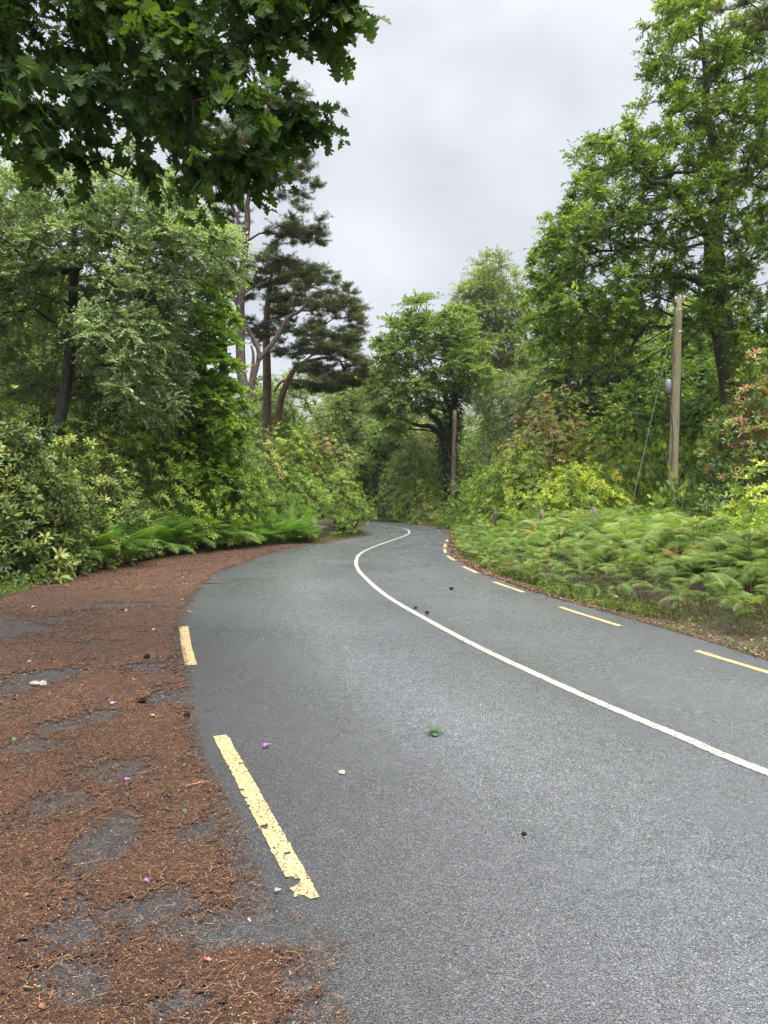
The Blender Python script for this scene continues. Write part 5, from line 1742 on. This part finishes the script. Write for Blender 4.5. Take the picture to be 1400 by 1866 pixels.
# ------------------------------------------------------------------ poles, wires, posts
def cyl(name, chain, rads, mat, parent, sides=14, cap=True):
    v, f = tubes([(chain, rads)], sides)
    fs = [f]
    n = len(chain)
    if cap:
        fs.append(np.array([list(range((n - 1) * sides, n * sides))]))
    return mesh(name, v, fs, mat, parent, smooth=True)


def box(name, c, s, mat, parent, bev=0.012):
    import bmesh
    bm = bmesh.new()
    bmesh.ops.create_cube(bm, size=1.0)
    for v in bm.verts:
        v.co.x *= s[0]; v.co.y *= s[1]; v.co.z *= s[2]
    bmesh.ops.bevel(bm, geom=bm.edges[:], offset=bev, segments=2, affect='EDGES')
    o = np.array(c) - np.array(parent.location)
    for v in bm.verts:
        v.co.x += o[0]; v.co.y += o[1]; v.co.z += o[2]
    me = bpy.data.meshes.new(name)
    bm.to_mesh(me)
    bm.free()
    me.materials.append(mat)
    ob = bpy.data.objects.new(name, me)
    COL.objects.link(ob)
    ob.parent = parent
    return ob


M['grey_metal'] = plain('galvanised_metal', (0.30, 0.31, 0.33), 0.45, 0.3)
M['black'] = plain('black_rubber', (0.02, 0.02, 0.022), 0.5)
M['porcelain'] = plain('brown_porcelain', (0.10, 0.05, 0.03), 0.25)
M['wire'] = plain('stranded_steel', (0.12, 0.13, 0.11), 0.5, 0.2)
M['redwood'] = barkmat('creosoted_pole', (0.035, 0.024, 0.019), (0.095, 0.065, 0.052), (0.16, 0.115, 0.095), 14, 0.1, 0.4)
M['post'] = barkmat('old_post', (0.07, 0.055, 0.045), (0.17, 0.13, 0.105), (0.26, 0.21, 0.17), 16, 0.15, 0.5)

PD = 20.0
pb, pt = at(1222, 1004, PD), at(1237, 545, PD)
pole = empty('utility_pole', (pb[0], PD, 0), 'weathered cracked timber pole standing in the bushes on the right', 'utility pole', 'utility poles')
ln = np.linspace(0, 1, 14)[:, None]
pc = pb + (pt - pb) * ln
cyl('shaft', pc, np.linspace(0.142, 0.105, 14), M['polewood'], pole, 20)
cyl('band', np.array([pt - [0, 0, 0.95], pt - [0, 0, 0.90]]), [0.118, 0.118], M['grey_metal'], pole)
cyl('band', np.array([pt - [0, 0, 0.33], pt - [0, 0, 0.29]]), [0.112, 0.112], M['grey_metal'], pole)
bc = at(1218, 704, PD - 0.02)
cyl('junction_box', np.array([bc + [0, 0, z] for z in (-0.20, -0.19, 0.16, 0.19, 0.20)]), [0.05, 0.085, 0.085, 0.06, 0.02], M['grey_metal'], pole)
cyl('gland', np.array([bc + [0, 0, -0.34], bc + [0, 0, -0.20]]), [0.045, 0.05], M['black'], pole)
box('bracket', at(1224, 690, PD), (0.14, 0.04, 0.05), M['black'], pole, 0.006)
box('bracket', at(1223, 735, PD), (0.14, 0.03, 0.03), M['black'], pole, 0.005)
cb = spline(np.array([bc + [0, 0, -0.34], bc + [0.02, -0.02, -0.6], at(1226, 780, PD - 0.14), at(1224, 860, PD - 0.14)]), 8)
cyl('down_lead', cb, np.full(len(cb), 0.010), M['black'], pole, 6, False)
cb = spline(np.array([at(1241, 700, PD - 0.02), at(1240, 770, PD - 0.02), at(1237, 800, PD - 0.02), at(1233, 900, PD - 0.02), at(1230, 980, PD - .02)]), 6)
cyl('conduit', cb, np.full(len(cb), 0.020), M['black'], pole, 6, False)
for sx in (-1, 1):
    q = at(1237 + sx * 7, 553, PD - 0.05)
    cyl('insulator', np.array([q + [0, 0, z] for z in (-0.08, -0.03, -0.02, 0.02, 0.04, 0.09)]), [0.015, 0.02, 0.05, 0.05, 0.03, 0.02], M['porcelain'], pole, 10)

PD2 = 36.0
qb, qt = at(824, 957, PD2), at(829, 748, PD2)
pole2 = empty('utility_pole', (qb[0], PD2, 0), 'slim reddish pole beside the ivy-covered trunk beyond the bend', 'utility pole', 'utility poles')
cyl('shaft', qb + (qt - qb) * ln, np.linspace(0.13, 0.10, 14), M['redwood'], pole2, 12)
cyl('insulator', np.array([qt + [0.16, 0, z] for z in (-0.12, -0.03, 0.02, 0.09)]), [0.02, 0.05, 0.05, 0.02], M['porcelain'], pole2, 8)


def wire(name, a, b, sag, r, mat, label, cat, group=None, n=24):
    s = np.linspace(0, 1, n)[:, None]
    p = a + (b - a) * s - np.array([0, 0, 1.0]) * (4 * sag * s * (1 - s))
    v, f = tubes([(p, np.full(n, r))], 5)
    tag(mesh(name, v, [f], mat, smooth=True), label, cat, group)


wire('guy_wire', at(1228, 585, PD), np.array([(1128 - 700) / F * 16.2, 16.2, 0.05]), 0.0, 0.005, M['wire'], 'pale steel guy wire slanting from the near pole down into the bracken', 'guy wire')
wire('overhead_cable', at(1230, 592, PD), at(829, 798, PD2), 0.25, 0.017, M['black'], 'upper black cable running from the near pole towards the far pole', 'cable', 'cables between the poles')
wire('overhead_cable', at(1232, 622, PD), at(829, 803, PD2), 0.45, 0.016, M['black'], 'lower black cable running from the near pole towards the far pole', 'cable', 'cables between the poles')
wire('overhead_cable', at(1241, 600, PD), at(1560, 500, 12.0), 0.2, 0.009, M['black'], 'black cable leading right from the near pole under the oak', 'cable', 'cables between the poles')

for k, (px, py, d, hgt, lab) in enumerate([(903, 921, 22.5, 0.0, 'reddish fence post left of the others behind the bracken'), (988, 921, 18.8, 0.0, 'grey fence post below the yellow-green bushes'),
                                            (1003, 925, 19.2, 0.0, 'thin fence stake just right of the grey post'), (1084, 918, 17.6, 0.0, 'grey fence post left of the guy wire'), (1077, 921, 17.9, 0, 'thin stake leaning beside the post near the guy wire')]):
    top = at(px, py + 7, d)
    z0 = float(gz(top[0], d)[0]) - 0.1
    r0 = (0.055, 0.06, 0.03, 0.055, 0.028)[k]
    b = np.array([top[0] + (0.02, -0.03, 0.05, 0.02, -0.08)[k], d, z0])
    root = empty('fence_post', b, lab, 'fence post', 'fence posts behind the bracken')
    pts = b + (top - b) * np.linspace(0, 1, 6)[:, None] + np.random.default_rng(k).normal(size=(6, 3)) * 0.006
    cyl('stake', pts, r0 * np.array([1.05, 1, 1.02, 0.97, 0.95, 0.8]), M['redwood'] if k == 0 else M['post'], root, 8)

# ------------------------------------------------------------------ things lying on the road and in the litter
M['petal'] = plain('purple_petal', (0.34, 0.13, 0.45), 0.6, trans=0.2)
M['petal_pale'] = plain('pale_pink_petal', (0.42, 0.26, 0.36), 0.6)
M['petal_red'] = plain('wilted_pink_petal', (0.48, 0.17, 0.17), 0.6)
M['green_leaf'] = plain('fallen_green_leaf', (0.045, 0.09, 0.025), 0.45, var=0.35)
M['yellow_leaf'] = plain('fallen_yellow_leaf', (0.34, 0.28, 0.05), 0.5)
M['pale_leaf'] = plain('bleached_leaf', (0.27, 0.235, 0.16), 0.7)
M['brown_leaf'] = plain('curled_brown_leaf', (0.22, 0.09, 0.05), 0.7)
M['twig'] = barkmat('twig_bark', (0.04, 0.03, 0.022), (0.12, 0.09, 0.06), (0.2, 0.16, 0.12), 60, 0.5, 0.3)
M['twig_red'] = barkmat('peeled_twig', (0.12, 0.05, 0.03), (0.30, 0.14, 0.08), (0.38, 0.22, 0.14), 60, 0.5, 0.3)
M['cone'] = plain('pine_cone', (0.035, 0.022, 0.016), 0.7, var=0.4, scale=120)


def leaves_thing(name, label, cat, px, py, mat, n, size, seed, tmpl=T_BROAD, stand=0.3, z=0.012, group=None):
    rng = np.random.default_rng(seed)
    g = ground(px, py)
    b = np.array([g[0], g[1], z])
    a = rng.uniform(0, 6.28) + np.arange(n) * 2 * math.pi / max(n, 1)
    d = np.column_stack([np.cos(a), np.sin(a), rng.uniform(0.05, stand + 0.06, n)])
    P = np.repeat(b[None], n, 0) - nrm(d) * size * (0.45 if n == 1 else 0.05)
    P[:, 2] = z
    v, f = batch(tmpl[0], tmpl[1], P, d, nrm(np.array([0, 0, 1.0]) + rng.normal(size=(n, 3)) * 0.25), np.full(n, size) * rng.uniform(0.8, 1.15, n))
    v[:, 2] = np.maximum(v[:, 2], 0.005)
    return tag(mesh(name, v, [f], mat, origin=b), label, cat, group)


def twig_thing(label, px, py, ln_, ang, r, mat, seed, z=0.012, fork=False, group='twigs lying on the ground'):
    rng = np.random.default_rng(seed)
    g = ground(px, py)
    d = np.array([math.cos(ang), math.sin(ang), 0])
    s = np.linspace(-0.5, 0.5, 7)[:, None]
    c = np.array([g[0], g[1], z + r])
    p = c + d * ln_ * s + np.column_stack([rng.normal(0, ln_ * 0.02, (7, 2)), np.abs(rng.normal(0, 0.002, 7))])
    ch = [(p, np.linspace(r, r * 0.5, 7))]
    if fork:
        e = p[3] + np.array([math.cos(ang + 0.6), math.sin(ang + 0.6), 0.05]) * ln_ * 0.35
        ch.append((np.stack([p[3], (p[3] + e) / 2 + [0, 0, .003], e]), [r * 0.7, r * 0.5, r * 0.3]))
    v, f = tubes(ch, 6)
    return tag(mesh('twig', v, [f], mat, smooth=True, origin=c), label, 'twig', group)


def cone_thing(label, px, py, ln_, ang, seed, name='pine_cone', cat='pine cone', group='dark pine cones', z=0.006):
    g = ground(px, py)
    ln_ *= 0.8
    rng = np.random.default_rng(seed)
    r = ln_ * 0.36
    c = np.array([g[0], g[1], z + r * 0.85])
    d = np.array([math.cos(ang), math.sin(ang), 0.0])
    s_ = np.array([-math.sin(ang), math.cos(ang), 0.0])
    u_ = np.array([0, 0, 1.0])
    P, D, S = [], [], []
    for k in range(70):
        t = k / 69
        th = k * 2.4
        rad = r * math.sin(math.pi * min(0.97, 0.12 + 0.85 * t)) ** 0.7
        o = s_ * math.cos(th) + u_ * math.sin(th)
        P.append(c + d * ln_ * (t - 0.5) + o * rad * 0.45)
        D.append(o * 0.9 + d * 0.7)
        S.append(r * 0.85 * (0.6 + 0.5 * math.sin(math.pi * t)))
    core = tubes([(c + d * ln_ * np.linspace(-0.48, 0.45, 6)[:, None], r * np.array([0.3, 0.6, 0.7, 0.65, 0.45, 0.1]))], 8)
    v, f = batch(T_BROAD[0] * [1.3, 1, 1], T_BROAD[1], np.array(P), np.array(D), np.repeat(d[None], 70, 0) + 0.01, np.array(S))
    v[:, 2] = np.maximum(v[:, 2], 0.002)
    return tag(mesh(name, np.concatenate([core[0], v]), [np.concatenate([core[1], f + len(core[0])])], M['cone'], origin=c), label, cat, group)


leaves_thing('fallen_flower', 'bright purple fallen flower on the asphalt right of the near yellow dash', 'flower', 484, 1362, M['petal'], 5, 0.030, 1, T_BROAD, 0.5)
leaves_thing('leaf_sprig', 'green oak leaf sprig standing up in the middle of the lane', 'leaf sprig', 792, 1338, M['green_leaf'], 4, 0.085, 2, T_LOBE, 1.1)
leaves_thing('fallen_petals', 'small purple petals on the bare patch of tarmac in the lay-by', 'petals', 232, 1424, M['petal'], 3, 0.022, 3)
leaves_thing('fallen_petals', 'tiny magenta petals above the lowest bare patches', 'petals', 266, 1611, M['petal'], 3, 0.017, 4)
leaves_thing('fallen_petals', 'pale lilac petals left of the dark cone in the litter', 'petals', 208, 1284, M['petal_pale'], 3, 0.034, 5)
leaves_thing('fallen_petals', 'lilac petals near the far left corner of the lay-by', 'petals', 60, 1108, M['petal_pale'], 4, 0.06, 6)
leaves_thing('fallen_petals', 'crumpled pinkish petals at the bottom of the bare tarmac', 'petals', 378, 1757, M['petal_red'], 5, 0.020, 7, T_BROAD, 0.9)
leaves_thing('fallen_petals', 'small pink petal below the broken end of the yellow dash', 'petals', 455, 1683, M['petal_pale'], 2, 0.014, 8)
leaves_thing('fallen_leaf', 'yellow leaf in the litter below the two dark cones', 'leaf', 280, 1308, M['yellow_leaf'], 2, 0.045, 9)
leaves_thing('fallen_leaf', 'tiny yellow leaf near the bottom left corner', 'leaf', 67, 1804, M['yellow_leaf'], 2, 0.014, 10)
leaves_thing('fallen_leaf', 'small green leaf left of the larger bare patch', 'leaf', 134, 1485, M['green_leaf'], 2, 0.032, 11)
leaves_thing('fallen_leaf', 'green leaf at the left edge of the litter', 'leaf', 23, 1353, M['green_leaf'], 3, 0.045, 12)
leaves_thing('fallen_leaf', 'green leaf, left one of the pair below the peeled twig', 'leaf', 306, 1480, M['green_leaf'], 2, 0.034, 13)
leaves_thing('fallen_leaf', 'green leaf, right one of the pair below the peeled twig', 'leaf', 338, 1485, M['green_leaf'], 2, 0.032, 14)
leaves_thing('fallen_leaf', 'pale green leaf beside the broken lower end of the near yellow dash', 'leaf', 506, 1627, M['pale_leaf'], 3, 0.020, 15)
leaves_thing('fallen_leaf', 'bleached leaf on the bare patch at the left of the lay-by', 'leaf', 75, 1248, M['pale_leaf'], 3, 0.085, 16)
leaves_thing('fallen_leaf', 'bleached leaf in the upper part of the litter', 'leaf', 228, 1114, M['pale_leaf'], 3, 0.085, 17)
leaves_thing('fallen_leaf', 'bleached leaf close to the road edge above the short dash', 'leaf', 335, 1094, M['pale_leaf'], 3, 0.085, 18)
leaves_thing('fallen_leaf', 'small white leaf near the edge of the upper litter', 'leaf', 346, 1117, M['pale_leaf'], 2, 0.055, 19)
leaves_thing('fallen_leaf', 'pale leaf left of the bare patches below the verge', 'leaf', 53, 1209, M['pale_leaf'], 2, 0.05, 20)
leaves_thing('fallen_leaf', 'buff leaf beside the dark pieces left of the short dash', 'leaf', 280, 1150, M['pale_leaf'], 2, 0.07, 21)
leaves_thing('fallen_leaf', 'faded leaf flat on the asphalt in the middle of the near lane', 'leaf', 624, 1410, M['pale_leaf'], 1, 0.05, 22, T_BROAD, 0.0, 0.007)
leaves_thing('fallen_leaf', 'reddish curled leaf in the litter at the left', 'leaf', 50, 1637, M['brown_leaf'], 3, 0.024, 23, T_BROAD, 0.7)
leaves_thing('fallen_leaf', 'curled tan leaf low in the bottom left corner', 'leaf', 76, 1845, M['brown_leaf'], 3, 0.020, 24, T_BROAD, 0.8)
leaves_thing('fallen_leaf', 'brown leaf above the lowest left corner', 'leaf', 92, 1817, M['brown_leaf'], 3, 0.020, 25, T_BROAD, 0.8)
cone_thing('dark cone on the white-line side of the bend, farthest up the road', 822, 1075, 0.085, 0.3, 31)
cone_thing('dark cone just left of the white line', 757, 1110, 0.07, 0.9, 32)
cone_thing('dark cone just right of the white line', 778, 1119, 0.07, 0.1, 33)
cone_thing('dark cone in the litter beside the bare patches', 258, 1283, 0.075, 0.2, 34)
cone_thing('upper dark cone in the litter above the other one', 267, 1201, 0.075, 0.0, 35)
cone_thing('dark cone at the inner edge of the litter', 340, 1308, 0.06, 0.1, 36)
cone_thing('small broken cone with a pale end in the middle of the near lane', 954, 1525, 0.032, -0.6, 37)
leaves_thing('fallen_leaf', 'scrap of pale leaf stuck to the broken cone in the near lane', 'leaf', 960, 1530, M['pale_leaf'], 2, 0.014, 38)
twig_thing('short dark twig lying across the right edge of the near yellow dash', 449, 1394, 0.085, 0.02, 0.0028, M['twig'], 41, 0.006)
twig_thing('dark twig stub on the left edge of the near yellow dash', 452, 1470, 0.035, -0.5, 0.003, M['twig'], 42, 0.006)
twig_thing('peeled reddish forked twig at the edge of the litter', 360, 1435, 0.13, 0.55, 0.005, M['twig_red'], 43, 0.016, True)
twig_thing('small dark twig on the asphalt between the two yellow dashes', 384, 1293, 0.09, 0.8, 0.003, M['twig'], 44, 0.005)
twig_thing('pale straight twig on the bare patch left of the short dash', 257, 1229, 0.16, 0.35, 0.003, M['twig_red'], 45)
twig_thing('long thin twig above the large bare patch', 127, 1330, 0.19, 0.7, 0.003, M['twig'], 46)
twig_thing('thin reddish twig at the right side of the large bare patch', 270, 1410, 0.11, 0.8, 0.0025, M['twig_red'], 47)
twig_thing('dark bark piece at the far edge of the litter beside the road', 391, 1064, 0.26, 0.1, 0.018, M['twig'], 48, 0.004)
twig_thing('dark twig left of the short dash', 260, 1153, 0.12, 0.1, 0.008, M['twig'], 49)
twig_thing('long pale needle sheath near the lower left', 165, 1580, 0.13, 0.5, 0.0018, M['twig_red'], 50, 0.02)
twig_thing('curved pale stalk on the near lane at the bottom right', 1252, 1801, 0.055, -0.5, 0.0012, M['twig_red'], 51, 0.005)
twig_thing('small dark twig beside the purple flower', 595, 1343, 0.03, -0.3, 0.002, M['twig'], 52, 0.005)
twig_thing('brown stick in the litter at the top of the lay-by', 112, 1071, 0.25, 0.2, 0.012, M['twig'], 53)

# ------------------------------------------------------------------ the air
def haze():
    m, t, o = newmat('haze_air')
    p = N(t, 'ShaderNodeVolumePrincipled')
    p.inputs['Color'].default_value = (0.9, 0.93, 0.97, 1)
    p.inputs['Density'].default_value = 0.00025
    L(t, p.outputs[0], o.inputs['Volume'])
    x0, x1, y0, y1, z0, z1 = -1100, 1100, -1080, 1130, -2, 240
    v = np.array([(x, y, z) for z in (z0, z1) for y in (y0, y1) for x in (x0, x1)], float)
    f = np.array([[0, 2, 3, 1], [4, 5, 7, 6], [0, 1, 5, 4], [2, 6, 7, 3], [0, 4, 6, 2], [1, 3, 7, 5]])
    tag(mesh('haze', v, [f], m), 'thin pale mist over the distance', 'haze', kind='stuff')


if HAZE:
    haze()
